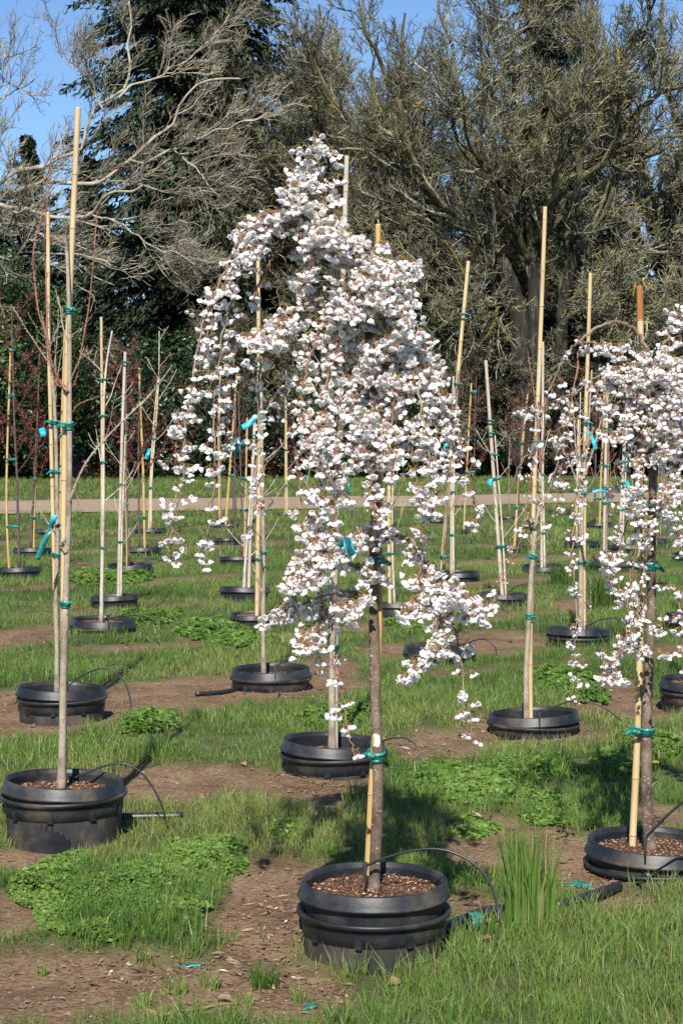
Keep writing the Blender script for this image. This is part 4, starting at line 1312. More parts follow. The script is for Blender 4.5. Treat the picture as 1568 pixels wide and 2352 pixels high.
# ------------------------------------------------------------------ blossom
def cluster_mesh(seed, nf, bud=False, low=False):
    rnd = random.Random(seed)
    b = MB()
    for f in range(nf):
        a = 2 * math.pi * (f + rnd.random() * 0.7) / nf
        sp = rnd.uniform(0.35, 1.05)
        d = Vector((math.cos(a) * math.sin(sp), math.sin(a) * math.sin(sp), -math.cos(sp))).normalized()
        L = rnd.uniform(0.011, 0.021)
        p0 = Vector((rnd.gauss(0, 0.003), rnd.gauss(0, 0.003), 0))
        p1 = p0 + (d + Vector((0, 0, 0.25))) .normalized() * L * 0.6
        p2 = p1 + (d + Vector((0, 0, -0.35))).normalized() * L * 0.5
        ax = (d * 0.6 + Vector((0, 0, -0.6)) + Vector((rnd.gauss(0, 0.2), rnd.gauss(0, 0.2), rnd.gauss(0, 0.2)))).normalized()
        t1, t2 = rnd.uniform(0.35, 1), rnd.uniform(0, 0.4)
        if low:
            b.tube([p0, p2], [0.0010, 0.0011], 3, 1, False, t1)
            b.tube([p2, p2 + ax * 0.0075], [0.0012, 0.0028], 3, 1, False, t2)
        else:
            b.tube([p0, p1, p2], [0.0010, 0.0009, 0.0011], 3, 1, False, t1)
            b.tube([p2, p2 + ax * 0.004, p2 + ax * 0.0075], [0.0012, 0.0026, 0.0028], 5, 1, False, t2)
        u = ax.orthogonal().normalized(); v = ax.cross(u)
        r0 = rnd.random() * 6
        base = p2 + ax * 0.0055
        if bud:
            b.tube([base, base + ax * 0.005, base + ax * 0.010], [0.0025, 0.0048, 0.0012], 5, 0, False, 0.0)
            continue
        op = rnd.uniform(0.30, 0.72)
        for lay, (npet, ln, oo) in enumerate(((5, 0.0205, op), (3, 0.0175, op * 0.55))):
            for k in range(npet):
                th = r0 + 2 * math.pi * (k + 0.5 * lay) / npet + rnd.gauss(0, 0.1)
                ra = u * math.cos(th) + v * math.sin(th); tg = ax.cross(ra)
                o1 = oo + rnd.gauss(0, 0.1)
                dd = (ax * math.cos(o1) + ra * math.sin(o1)).normalized()
                nn = dd.cross(tg).normalized()
                l = ln * rnd.uniform(0.88, 1.1); w = l * rnd.uniform(0.40, 0.50)
                cur = nn * l * rnd.uniform(-0.16, 0.02)
                pts = [base + dd * l * 0.06, base + dd * l * 0.5 - tg * w + nn * l * 0.08, base + dd * l * 0.52 + nn * l * -0.06, base + dd * l * 0.5 + tg * w + nn * l * 0.08,
                       base + dd * l * 0.96 - tg * w * 0.55 + cur, base + dd * l * 0.9 + cur * 0.8, base + dd * l * 0.96 + tg * w * 0.55 + cur]
                tt = min(1, max(0, rnd.gauss(0.7, 0.25)))
                if low:
                    b.add([tuple(pts[q]) for q in (0, 1, 3, 4, 6)], [(0, 2, 1), (1, 2, 4, 3)], 0, tt)
                else:
                    b.add([tuple(q) for q in pts], [(0, 2, 1), (0, 3, 2), (1, 2, 5, 4), (2, 3, 6, 5)], 0, tt)
        # stamens
        if not low: b.tube([base + ax * 0.002, base + ax * 0.010], [0.0022, 0.0016], 4, 2, False, 0.3)
    for k in range(rnd.choice([1, 2, 2, 3])):
        a = rnd.random() * 6.28
        d = Vector((math.cos(a), math.sin(a), rnd.uniform(-0.2, 0.9))).normalized(); s = d.orthogonal().normalized()
        L = rnd.uniform(0.010, 0.020)
        b.add([(0, 0, 0), tuple(d * L * 0.5 + s * L * 0.22), tuple(d * L), tuple(d * L * 0.5 - s * L * 0.22)], [(0, 1, 2, 3)], 2, rnd.random())
    return b

CL = [cluster_mesh(100 + i, n) for i, n in enumerate((3, 3, 4, 4, 2, 5, 3, 4, 2, 4, 3, 5))]
LOW = [cluster_mesh(100 + i, n, False, True) for i, n in enumerate((3, 3, 4, 4, 2, 5, 3, 4, 2, 4, 3, 5))]
CLB = [cluster_mesh(200 + i, n, True) for i, n in enumerate((3, 4, 5))]
BMATS = lambda: [M['petal'], M['calyx'], M['budleaf']]
CLM = None

def blossoms(root, spots, keep=300):
    """spots: list of (local point, bud flag, scale)"""
    global CLM
    if CLM is None:
        CLM = [b.mesh('blossom_cluster', BMATS(), True, True) for b in CL]
        CLM += [b.mesh('bud_cluster', BMATS(), True, True) for b in CLB]
    rnd = random.Random(77)
    items = []
    for p, bud, sc, br in spots:
        v = rnd.randrange(len(CL)) if not bud else len(CL) + rnd.randrange(len(CLB))
        rot = (rnd.gauss(0, 0.35), rnd.gauss(0, 0.35), rnd.random() * 6.28)
        items.append((p, v, rot, sc * rnd.uniform(0.62, 0.92), br))
    # the ones nearest the camera are parts of their own
    order = sorted(range(len(items)), key=lambda i: items[i][0].y - 0.0 * items[i][3])
    near = set(order[:keep])
    V = []; F = []; Mi = []; T = []
    ALL = LOW + CLB
    base = 0
    tr = []; qu = []; trm = []; qum = []
    for i, (p, v, rot, sc, br) in enumerate(items):
        if i in near:
            o = link('bud_cluster' if v >= len(CL) else 'blossom_cluster', CLM[v], br or root)
            o.location = p; o.rotation_euler = rot; o.scale = (sc, sc, sc)
        else:
            src = ALL[v]
            R = np.array((Matrix.Translation(p) @ Matrix.Rotation(rot[2], 4, 'Z') @ Matrix.Rotation(rot[1], 4, 'Y') @ Matrix.Rotation(rot[0], 4, 'X') @ Matrix.Scale(sc, 4)))
            A = np.array([tuple(q) for q in src.v]) @ R[:3, :3].T + R[:3, 3]
            V.append(A); T.extend(src.t)
            for f, m in zip(src.f, src.m):
                if len(f) == 3: tr.append((f[0] + base, f[1] + base, f[2] + base)); trm.append(m)
                else: qu.append((f[0] + base, f[1] + base, f[2] + base, f[3] + base)); qum.append(m)
            base += len(A)
    if V:
        o = link('blossoms', npmesh('blossoms', np.concatenate(V), tris=tr, quads=qu, mats=BMATS(), tint=T, smooth=True, mi=trm + qum), root)
        o['kind'] = 'stuff'

def cherry_crown(root, Y, strands, extra_seed, fill=None, limit=300):
    """strands: (points, end depth offset, density per metre, start fraction of flowers, r0 mm, bud fraction, side spread)"""
    B = Vector(root.location)
    rnd = random.Random(extra_seed)
    spots = []
    for st in strands:
        pts, dy, dens = st[0], st[1], st[2]
        f0 = st[3] if len(st) > 3 else 0.0
        r0 = (st[4] if len(st) > 4 else 4.0) / 1000
        bud = st[5] if len(st) > 5 else 0.07
        spr = st[6] if len(st) > 6 else 0.017
        dy0 = st[7] if len(st) > 7 else 0.0
        n = len(pts)
        P = [W(x, y, Y + dy0 + (dy - dy0) * (i / (n - 1)) ** 0.8) - B for i, (x, y) in enumerate(pts)]
        sp = spline(P, 5)
        N = len(sp)
        sp = [p + Vector((rnd.gauss(0, 0.003), rnd.gauss(0, 0.003), rnd.gauss(0, 0.003))) for p in sp]
        b = MB(); b.tube(sp, [max(0.0013, lerp(r0, 0.0013, (i / (N - 1)) ** 0.7)) for i in range(N)], 6)
        d = [0]
        for a, e in zip(sp, sp[1:]): d.append(d[-1] + (e - a).length)
        # little spurs
        s = f0 * d[-1]
        mine = []
        while s < d[-1] + 0.01:
            k = 0
            while k < N - 2 and d[k + 1] < s: k += 1
            t = min(max((s - d[k]) / max(d[k + 1] - d[k], 1e-6), 0), 1)
            p = sp[k].lerp(sp[k + 1], t)
            off = Vector((rnd.gauss(0, spr), rnd.gauss(0, spr), rnd.gauss(0.004, spr * 0.6)))
            q = p + off
            b.tube([p, q], [0.0013, 0.0009], 3, 0, False)
            mine.append((q, rnd.random() < bud, 1.12 if dens > 38 else 0.98))
            s += (1 / (dens * (2.0 if dens > 34 else 1.5))) * rnd.uniform(0.35, 1.65)
        br = b.build('branch', [M['twig_red'] if r0 < 0.0052 else M['bark_brown']], root)
        spots += [m + (br,) for m in mine]
    if fill:
        for (x, y, rx, ry, dy, n) in fill:
            for i in range(int(n * 1.8)):
                a = rnd.random() * 6.283; r = math.sqrt(rnd.random())
                q = W(x + rx * r * math.cos(a), y + ry * r * math.sin(a), Y + rnd.gauss(dy, 0.07)) - B
                spots.append((q, rnd.random() < 0.03, 1.15, None))
    blossoms(root, spots, limit)
    return len(spots)

# ------------------------------------------------------------------ the plants, front to back
build_background()

# front cherry
root, Yc, s, c = plant('main', 'big white weeping cherry at front centre', (858, 2018, 356, 0.225), [(858, 2066), (862, 1960), (868, 1800), (862, 1600), (858, 1400), (857, 1300), (862, 1180), (860, 1000), (852, 850), (840, 710), (815, 620)], (27, 16), 'bark_cherry',
    [(842, 2040), (850, 1850), (862, 1650), (871, 1400), (873, 1100), (871, 800), (868, 515)], 15, 'cane_yellow', (795, 1290, 1737), 'cherry', socket=True, gap=0.088, tilt=(0.0, 0.012), tape=1.25)
tag(root, 'big weeping cherry in full white bloom at front centre', 'tree', 'young trees in pots')
B = Vector(root.location)
b = MB(); pp = [W(866, 1712, Yc) - B, W(866, 1703, Yc) - B, W(865, 1690, Yc) - B, W(865, 1684, Yc) - B]
r_ = 13.6 * Yc / FPX
V = []; F = []
for i, p in enumerate(pp):
    for j in range(7):
        a = -math.pi / 2 + (j - 3) * 0.25 * (0.8 if i in (0, 3) else 1) - 0.25
        V.append((p.x + r_ * math.cos(a), p.y + r_ * math.sin(a), p.z + random.uniform(-0.003, 0.003)))
for i in range(3):
    for j in range(6):
        F.append((i * 7 + j, i * 7 + j + 1, i * 7 + 8 + j, i * 7 + 7 + j))
b.add(V, F); b.build('scrape_mark', [M['scrape']], root)

S_ = [  # points, end depth, clusters per metre, first flower, r0 mm, buds, spread
 ([(815, 620), (790, 570), (760, 530), (742, 480), (733, 420), (726, 365), (720, 312)], -0.02, 62, 0.15, 7, 0.02, 0.030),
 ([(735, 430), (700, 415), (672, 440), (665, 460)], -0.10, 60, 0.2, 4, 0.02, 0.028),
 ([(733, 400), (705, 385), (690, 400)], 0.05, 55, 0.2, 3, 0.02),
 ([(742, 480), (690, 470), (655, 480), (600, 495), (560, 530), (530, 590), (505, 650), (475, 720), (455, 800), (440, 890), (425, 980), (420, 1060), (414, 1130), (398, 1210), (382, 1285)], -0.12, 27, 0.02, 6, 0.03),
 ([(760, 520), (700, 505), (650, 515), (600, 550), (560, 610), (530, 690), (512, 770), (500, 860), (490, 950), (495, 1040), (490, 1130), (480, 1220), (473, 1295)], -0.22, 29, 0.03, 6, 0.03),
 ([(690, 500), (640, 505), (590, 535), (550, 580), (510, 640), (485, 720), (470, 810), (450, 870), (430, 930), (408, 1000), (402, 1080)], 0.12, 26, 0.05, 5),
 ([(770, 540), (720, 545), (690, 560), (640, 580), (600, 640), (570, 720), (545, 800), (530, 880), (520, 960), (515, 1030)], 0.2, 22, 0.05, 5),
 ([(800, 600), (760, 560), (730, 560), (715, 590), (722, 605)], -0.1, 55, 0.1, 4),
 ([(838, 715), (790, 690), (720, 692), (660, 715), (622, 742), (602, 790), (597, 880), (595, 980), (590, 1080), (588, 1150), (575, 1230)], -0.15, 25, 0.12, 9),
 ([(690, 702), (650, 730), (625, 760), (600, 775), (585, 780)], -0.24, 75, 0.15, 4, 0.02, 0.034),
 ([(640, 735), (645, 800), (655, 880), (665, 960), (678, 1040), (686, 1110), (700, 1190), (690, 1215)], -0.05, 26, 0.05, 4),
 ([(720, 690), (700, 660), (685, 640), (700, 625)], 0.12, 55, 0.1, 4),
 ([(800, 700), (760, 720), (730, 770), (705, 840), (692, 910), (700, 980), (715, 1040), (730, 1060)], -0.26, 40, 0.05, 5),
 ([(825, 720), (790, 760), (762, 820), (745, 900), (738, 990), (738, 1080), (735, 1170), (722, 1260), (700, 1330), (680, 1345)], -0.33, 40, 0.05, 5),
 ([(830, 730), (800, 800), (782, 880), (772, 960), (780, 1040), (772, 1130), (760, 1210), (745, 1270)], -0.18, 42, 0.05, 5),
 ([(845, 760), (830, 830), (812, 900), (820, 980), (808, 1060)], -0.25, 50, 0.05, 5),
 ([(850, 780), (872, 850), (862, 940), (850, 1010), (858, 1080), (850, 1150), (862, 1190)], -0.28, 48, 0.05, 5),
 ([(815, 620), (850, 575), (885, 545)], -0.05, 45, 0.35, 5),
 ([(825, 640), (870, 610), (910, 600), (928, 625), (915, 660), (890, 690)], -0.14, 62, 0.1, 6, 0.02, 0.032),
 ([(832, 670), (870, 665), (900, 690), (930, 750), (960, 820), (985, 890), (1000, 960), (1012, 1040), (1030, 1090)], -0.1, 42, 0.05, 6),
 ([(838, 700), (880, 740), (925, 800), (955, 870), (970, 950), (980, 1020), (985, 1090), (1003, 1170)], -0.28, 40, 0.05, 6),
 ([(940, 770), (975, 810), (1000, 870), (1030, 930), (1045, 1000), (1035, 1040)], 0.05, 45, 0.05, 4),
 ([(985, 890), (1025, 945), (1060, 1020), (1075, 1090), (1092, 1180), (1080, 1215)], 0.0, 30, 0.1, 4),
 ([(900, 790), (925, 860), (930, 950), (945, 1030), (958, 1110), (975, 1190), (960, 1235)], -0.2, 38, 0.1, 4),
 ([(870, 780), (890, 860), (905, 940), (890, 1020), (903, 1090)], -0.34, 42, 0.05, 4),
 ([(800, 690), (780, 660), (800, 640), (830, 660), (850, 690)], -0.2, 75, 0.0, 4, 0.02, 0.034),
 ([(840, 730), (800, 740), (760, 760), (720, 800), (695, 850)], 0.25, 36, 0.05, 5),
 ([(850, 740), (890, 790), (920, 850), (930, 930), (915, 1020)], 0.3, 34, 0.05, 5),
 ([(845, 740), (850, 800), (830, 880), (825, 960), (830, 1050)], 0.35, 34, 0.05, 5),
 ([(840, 720), (790, 780), (770, 860), (765, 950), (760, 1040)], 0.3, 34, 0.05, 5),
 ([(705, 488), (650, 486), (600, 500), (560, 535), (545, 560)], -0.17, 44, 0.05, 4),
 ([(640, 500), (590, 530), (560, 570), (530, 620), (500, 690)], -0.2, 34, 0.05, 4),
 ([(800, 590), (830, 610), (870, 640), (905, 680), (935, 740)], -0.2, 56, 0.05, 4, 0.02, 0.026),
 ([(760, 540), (800, 570), (835, 610), (860, 660)], -0.15, 56, 0.05, 4, 0.02, 0.026),
 # low side branches
 ([(862, 1252), (895, 1236), (940, 1238), (975, 1290), (1010, 1345), (1035, 1400), (1050, 1480), (1062, 1560), (1078, 1640), (1084, 1705)], -0.2, 24, 0.12, 8, 0.05),
 ([(940, 1238), (958, 1280), (965, 1330), (950, 1385), (945, 1400)], -0.28, 45, 0.1, 4),
 ([(985, 1300), (1015, 1330), (1050, 1360), (1078, 1372), (1092, 1395)], -0.3, 66, 0.1, 4, 0.02, 0.03),
 ([(1010, 1345), (1005, 1400), (1018, 1450), (1010, 1485)], -0.36, 55, 0.1, 4),
 ([(1020, 1440), (980, 1490), (950, 1530), (928, 1558)], -0.36, 38, 0.35, 3),
 ([(856, 1375), (810, 1362), (750, 1368), (690, 1390), (640, 1400), (612, 1425)], -0.24, 50, 0.1, 8, 0.03, 0.03),
 ([(856, 1330), (800, 1290), (750, 1262), (705, 1275), (680, 1300), (665, 1345)], -0.26, 46, 0.1, 7),
 ([(810, 1362), (780, 1390), (740, 1420), (705, 1440), (690, 1470), (730, 1490)], -0.32, 46, 0.1, 4),
 ([(760, 1370), (765, 1420), (755, 1470), (770, 1530), (788, 1600), (800, 1670), (815, 1735)], -0.3, 20, 0.15, 4, 0.06),
 ([(860, 1230), (820, 1235), (780, 1250), (750, 1275), (720, 1310)], -0.3, 60, 0.05, 5, 0.02, 0.03),
 ([(858, 1350), (820, 1385), (800, 1400), (785, 1395)], -0.3, 62, 0.2, 4),
 ([(862, 1275), (868, 1300), (872, 1320), (862, 1330)], -0.09, 50, 0.1, 3, 0.02, 0.02),
 ([(862, 1180), (850, 1215), (880, 1225), (905, 1200)], -0.1, 40, 0.1, 3),
]
FILL = [(745, 530, 60, 25, -0.1, 22), (800, 560, 40, 25, -0.1, 14), (870, 640, 55, 45, -0.15, 34), (840, 690, 70, 30, -0.1, 26), (705, 450, 30, 30, -0.03, 10), (610, 765, 40, 22, -0.2, 12), (850, 990, 40, 60, -0.2, 22), (880, 820, 60, 60, -0.1, 26),
        (980, 870, 30, 40, -0.1, 10), (740, 1010, 40, 40, -0.2, 10), (920, 760, 50, 50, -0.12, 18), (720, 1270, 40, 30, -0.2, 8), (1040, 1365, 40, 25, -0.3, 8)]
n_main = cherry_crown(root, Yc, S_, 5, FILL, 300)

# right cherry
root, Yr, s, c = plant('rcherry', 'arching weeping cherry at front right', (1502, 1930, 322, 0.12), [(1492, 1975), (1485, 1850), (1483, 1700), (1488, 1550), (1495, 1400), (1494, 1290), (1498, 1100), (1496, 950), (1490, 850), (1483, 800)], (28, 15), 'bark_cherry',
    [(1450, 1962), (1458, 1800), (1466, 1600), (1470, 1300), (1471, 950), (1468, 657)], 17, 'cane_tan', (855, 1300, 1680), 'cherry', socket=True, gap=0.07, tilt=(0.02, -0.02), burnt=True, tape=1.3)
tag(root, 'weeping cherry with an arching bare bough at front right', 'tree', 'young trees in pots')
R_ = [
 ([(1483, 800), (1456, 757), (1422, 742), (1380, 748), (1334, 782), (1300, 815), (1270, 873), (1255, 909), (1243, 958), (1224, 1025), (1203, 1052), (1170, 1116), (1163, 1140)], -0.25, 7, 0.32, 9, 0.3),
 ([(1243, 958), (1226, 1040), (1212, 1140), (1195, 1235), (1165, 1310), (1133, 1365), (1098, 1438)], -0.32, 16, 0.1, 3, 0.75, 0.012, -0.2),
 ([(1334, 785), (1318, 880), (1305, 960), (1296, 1010), (1285, 1100), (1268, 1185)], -0.3, 15, 0.3, 4, 0.25),
 ([(1334, 785), (1365, 790), (1400, 790), (1440, 795)], -0.15, 42, 0.1, 4, 0.02, 0.02),
 ([(1490, 850), (1440, 850), (1400, 855), (1360, 870), (1320, 900), (1290, 915), (1262, 935), (1195, 940)], -0.2, 16, 0.05, 6, 0.2),
 ([(1490, 840), (1450, 835), (1420, 850), (1390, 880), (1395, 930), (1405, 945)], -0.25, 44, 0.05, 6),
 ([(1494, 900), (1430, 920), (1390, 940), (1355, 1000), (1330, 1090), (1318, 1190), (1312, 1290), (1322, 1380), (1320, 1460), (1324, 1540), (1326, 1610)], -0.3, 25, 0.3, 6, 0.18),
 ([(1330, 960), (1300, 970), (1280, 985), (1250, 1000)], -0.3, 16, 0.1, 3, 0.2, 0.024, -0.2),
 ([(1355, 1000), (1300, 1055), (1270, 1100), (1250, 1160), (1240, 1200)], -0.2, 16, 0.2, 3, 0.2),
 ([(1496, 850), (1530, 780), (1560, 725), (1600, 690)], 0.0, 45, 0.3, 8),
 ([(1500, 840), (1540, 830), (1580, 820), (1640, 860), (1690, 960), (1720, 1080)], -0.05, 40, 0.1, 8),
 ([(1500, 860), (1540, 880), (1560, 940), (1568, 1030), (1575, 1130)], -0.25, 38, 0.05, 6),
 ([(1492, 860), (1470, 900), (1450, 950), (1425, 990), (1405, 1000)], -0.3, 45, 0.05, 5),
 ([(1494, 880), (1500, 950), (1520, 1030), (1530, 1110), (1520, 1180)], -0.32, 42, 0.05, 5),
 ([(1494, 900), (1470, 980), (1462, 1070), (1450, 1150), (1430, 1230), (1405, 1290), (1395, 1330), (1430, 1360)], -0.3, 36, 0.05, 5),
 ([(1496, 900), (1485, 1000), (1475, 1100), (1462, 1200), (1450, 1280), (1440, 1370), (1436, 1450), (1420, 1500), (1412, 1550), (1400, 1570)], -0.36, 30, 0.1, 5),
 ([(1497, 1150), (1520, 1180), (1545, 1200), (1565, 1240)], -0.2, 20, 0.1, 4),
 ([(1495, 1345), (1530, 1340), (1550, 1350), (1560, 1400), (1568, 1480), (1572, 1540)], -0.2, 20, 0.1, 5, 0.1),
 ([(1470, 1100), (1480, 1200), (1478, 1300), (1465, 1400), (1450, 1450)], -0.25, 30, 0.1, 4),
 ([(1440, 1380), (1480, 1420), (1510, 1440), (1540, 1430)], -0.3, 30, 0.1, 3),
 ([(1430, 1450), (1460, 1490), (1500, 1490), (1520, 1500)], -0.3, 26, 0.1, 3),
 ([(1500, 840), (1560, 850), (1620, 920), (1650, 1050), (1660, 1200)], 0.2, 30, 0.1, 6),
 ([(1500, 840), (1520, 900), (1540, 1000), (1560, 1150), (1570, 1300)], 0.3, 28, 0.1, 6),
 ([(1495, 850), (1450, 900), (1430, 1000), (1410, 1120)], 0.3, 26, 0.1, 5),
 ([(1440, 1450), (1425, 1480), (1410, 1530), (1390, 1550)], -0.3, 45, 0.1, 3),
]
RF = [(1510, 830, 50, 35, -0.1, 22), (1540, 900, 40, 60, -0.2, 22), (1440, 860, 45, 30, -0.2, 14), (1530, 1010, 40, 60, -0.2, 18), (1470, 1150, 30, 60, -0.3, 10), (1400, 1290, 15, 30, -0.3, 6)]
n_right = cherry_crown(root, Yr, R_, 6, RF, 300)

# tall bare saplings at left
plant('left1', 'tall bare grey-barked sapling at front left', (147, 1788, 290, 0.235), [(141, 1822), (144, 1700), (146, 1560), (151, 1400), (156, 1250), (160, 1100), (160, 900), (160, 760), (157, 640), (153, 540)], (19, 8), 'bark_grey',
    [(146, 1815), (147, 1600), (147, 1300), (150, 1000), (159, 720), (171, 440), (180, 247)], 15, 'cane_tan', (712, 978, 1388), 'bare', (3, 0.62, 0.97, 0.22, 1.1),
    [([(157, 900), (140, 880), (118, 830), (108, 770), (90, 720), (80, 640), (78, 570), (95, 500), (110, 420), (135, 285)], 7, 2, 'twig_red'),
     ([(150, 895), (125, 870), (110, 780), (108, 700), (105, 600), (103, 520), (118, 400)], 6, 2, 'twig_red'),
     ([(162, 890), (175, 870), (190, 790), (205, 700), (215, 600), (223, 490)], 6, 2, 'twig_red'),
     ([(157, 900), (110, 830), (70, 770), (45, 730), (30, 705)], 4, 1.5), ([(160, 960), (180, 930), (215, 915), (250, 905)], 3, 1.2, 'twig_red'),
     ([(158, 1160), (172, 1120), (200, 1060), (250, 1000), (300, 950), (340, 910), (380, 860)], 7, 2), ([(320, 935), (360, 890), (395, 840)], 3, 1.2), ([(153, 1270), (145, 1255), (143, 1240)], 10, 8), ([(160, 1200), (178, 1170), (180, 1140)], 3, 1.2)],
    socket=True, gap=0.05, sdy=0.028, tape=1.2)
plant('left2', 'bare sapling with long red whips, second pot at left', (143, 1577, 208, 0.18), [(131, 1598), (131, 1480), (129, 1350), (133, 1230), (131, 1100), (128, 980), (122, 880), (112, 800)], (11, 7), 'bark_grey',
    [(135, 1592), (128, 1400), (124, 1250), (118, 1000), (112, 740), (111, 488)], 10, 'cane_tan', (970, 1083, 1275), 'bare', (6, 0.7, 0.99, 0.55, 1.2), [([(131, 1225), (110, 1200), (90, 1170), (60, 1150)], 3, 1)], socket=True, gap=0.05, tape=1.1)
plant('l3', 'pale-barked sapling, third row, far left', (237, 1421, 155, 0.15), [(233, 1432), (235, 1300), (238, 1150), (238, 1000), (240, 900), (246, 830), (258, 760)], (9, 4), 'bark_pale', [(237, 1060), (233, 728)] and [(236, 1430), (235, 1200), (235, 960), (233, 728)], 7, 'cane_tan', (872, 955, 1062, 1258), 'bare', (5, 0.25, 0.8, 0.5, 0.7), socket=True, sdy=0.02)
plant('l4', 'slim pale sapling with a leaning grey stake, left', (263, 1367, 113, 0.15), [(278, 1385), (280, 1250), (284, 1120), (288, 1000)], (5, 3), 'bark_pale', [(272, 1380), (275, 1240), (281, 1000), (288, 808)], 8, 'cane_pale', (832, 1113, 1245), 'bare', (6, 0.3, 0.95, 0.45, 0.7))
plant('l5', 'small purple plum nearest the pale leaning stake', (298, 1295, 107, 0.15), [(297, 1306), (293, 1180), (291, 1050), (290, 900), (292, 820)], (6, 3), 'bark_plum', [(292, 1303), (290, 1100), (289, 840)], 4, 'cane_yellow', (1000, 1080, 1157), 'plum', (12, 0.35, 0.95, 0.7, 0.75), leaves=1100)
plant('l6', 'bronze-leaved plum with yellow stake at left', (326, 1256, 90, 0.15), [(321, 1263), (319, 1150), (319, 1000), (322, 880)], (5, 3), 'bark_plum', [(333, 1262), (329, 1080), (324, 960), (320, 845)], 6, 'cane_yellow', (850, 915, 1040, 1188), 'plum', (10, 0.4, 0.95, 0.8, 0.7), leaves=900)
plant('l7', 'thin bare sapling behind the bronze plum', (345, 1214, 74, 0.12), [(347, 1218), (349, 1100), (358, 980), (365, 870), (366, 760)], (5, 2), 'bark_pale', [(342, 1218), (347, 1080), (355, 960), (364, 865)], 5, 'cane_tan', (880, 1008, 1120), 'bare', (7, 0.4, 0.95, 0.8, 0.8))
plant('l8', 'purple plum at the left edge', (42, 1303, 105, 0.16), [(45, 1312), (42, 1200), (40, 1100), (34, 980), (30, 820), (27, 700)], (7, 3), 'bark_plum', [(22, 1312), (16, 1180), (17, 1050), (22, 900), (25, 800)], 5.5, 'cane_yellow', (806, 908, 1055, 1210), 'plum', (14, 0.4, 0.97, 0.75, 0.8), leaves=1800)
plant('l9', 'purple plum second from the left edge', (75, 1258, 92, 0.15), [(71, 1264), (75, 1180), (82, 1050), (88, 930), (92, 800)], (6, 3), 'bark_plum', [(78, 1265), (79, 1180), (83, 1060), (88, 980)], 5, 'cane_yellow', (1002, 1100, 1188), 'plum', (12, 0.35, 0.97, 0.7, 0.8), leaves=1500)
plant('l10', 'thin staked whip half hidden at left', (115, 1216, 78, 0.13), [(143, 1222), (144, 1150), (148, 1000), (150, 900)], (3, 2), 'bark_plum', [(139, 1220), (140, 1100), (142, 980), (149, 760)], 5, 'cane_yellow', (1000, 1070, 1130), 'bare', (4, 0.3, 0.9, 0.5, 0.8))

# middle
plant('m1', 'straight brown sapling left of the cherry, second row', (622, 1534, 188, 0.16), [(606, 1552), (604, 1430), (606, 1300), (603, 1150), (601, 1000), (600, 900)], (11, 7), 'bark_grey', None, 8, 'cane_tan', (1042, 1268), 'bare', (7, 0.15, 0.9, 0.4, 0.55), socket=True, gap=0.05)
plant('m2', 'slim tall-staked sapling behind the brown one', (578, 1409, 104, 0.15), [(598, 1425), (597, 1300), (599, 1180), (599, 1050)], (4, 3), 'bark_brown', [(590, 1422), (592, 1250), (596, 1000), (594, 760), (592, 548)], 10, 'cane_tan', (843, 1285), 'bare', (4, 0.3, 0.9, 0.35, 0.7))
plant('m3', 'kinked pale sapling with a grey stake, fourth row', (562, 1348, 120, 0.15), [(560, 1362), (563, 1300), (568, 1240), (575, 1150), (580, 1050)], (8, 4), 'bark_pale', [(571, 1360), (574, 1260), (580, 1110), (585, 960)], 8, 'cane_pale', (1000, 1210), 'bare', (6, 0.3, 0.95, 0.5, 0.7))
plant('m4', 'dark sapling with yellow stake behind the kinked one', (547, 1278, 88, 0.15), [(555, 1288), (556, 1180), (552, 1050), (548, 900)], (5, 3), 'bark_plum', [(561, 1288), (564, 1150), (566, 1050), (568, 960)], 5, 'cane_yellow', (1020, 1100, 1170), 'bare', (6, 0.35, 0.95, 0.6, 0.8))
plant('m5', 'dark thin sapling behind the left blossom strands', (520, 1236, 63, 0.13), [(539, 1240), (541, 1150), (540, 1020), (543, 880)], (5, 2), 'bark_plum', None, 5, 'cane_tan', (), 'plum', (9, 0.35, 0.97, 0.8, 0.8), leaves=500)
plant('m6', 'sapling with crossed yellow stakes behind the left strands', (525, 1203, 50, 0.12), [(535, 1206), (537, 1100), (541, 1000), (542, 900)], (4, 2), 'bark_plum', [(518, 1206), (528, 1080), (537, 960), (544, 860)], 5.5, 'cane_yellow', (900, 1010, 1092), 'bare', (6, 0.3, 0.97, 0.7, 0.8))
plant('m7', 'lone yellow-staked whip before the left dirt track', (503, 1201, 44, 0.12), [(508, 1204), (507, 1100), (506, 1000), (505, 870)], (3, 1.5), 'bark_brown', [(504, 1204), (503, 1080), (502, 980), (506, 860)], 4.5, 'cane_yellow', (1000, 1083), 'bare', (3, 0.3, 0.9, 0.5, 0.8))
plant('m8', 'thin far whip left of the cherry trunk', (654, 1178, 40, 0.1), [(660, 1182), (659, 1090), (658, 980), (657, 850)], (3, 1.5), 'bark_pale', [(656, 1182), (656, 1080), (656, 970), (656, 868)], 5, 'cane_yellow', (940, 1033, 1115), 'bare', (4, 0.3, 0.9, 0.6, 0.8))
plant('m9', 'grey sapling with the tallest pale stake, behind the cherry', (767, 1700, 249, 0.17), [(763, 1728), (762, 1600), (764, 1480), (768, 1380), (772, 1250), (776, 1100), (782, 950), (786, 850)], (17, 8), 'bark_grey', [(770, 1722), (770, 1500), (773, 1200), (783, 800), (790, 560), (796, 358)], 13, 'cane_pale', (1160, 1487), 'bare', (5, 0.5, 0.95, 0.4, 0.8), socket=True, gap=0.05, tilt=(0.05, 0.02), tape=1.15)
plant('m10', 'slim whip just right of the cherry trunk', (912, 1384, 116, 0.15), [(906, 1396), (901, 1280), (900, 1180), (903, 1050)], (6, 3), 'bark_pale', [(895, 1396), (893, 1250), (893, 1120), (894, 1000)], 9, 'cane_tan', (1110, 1271), 'bare', (5, 0.35, 0.95, 0.4, 0.8))
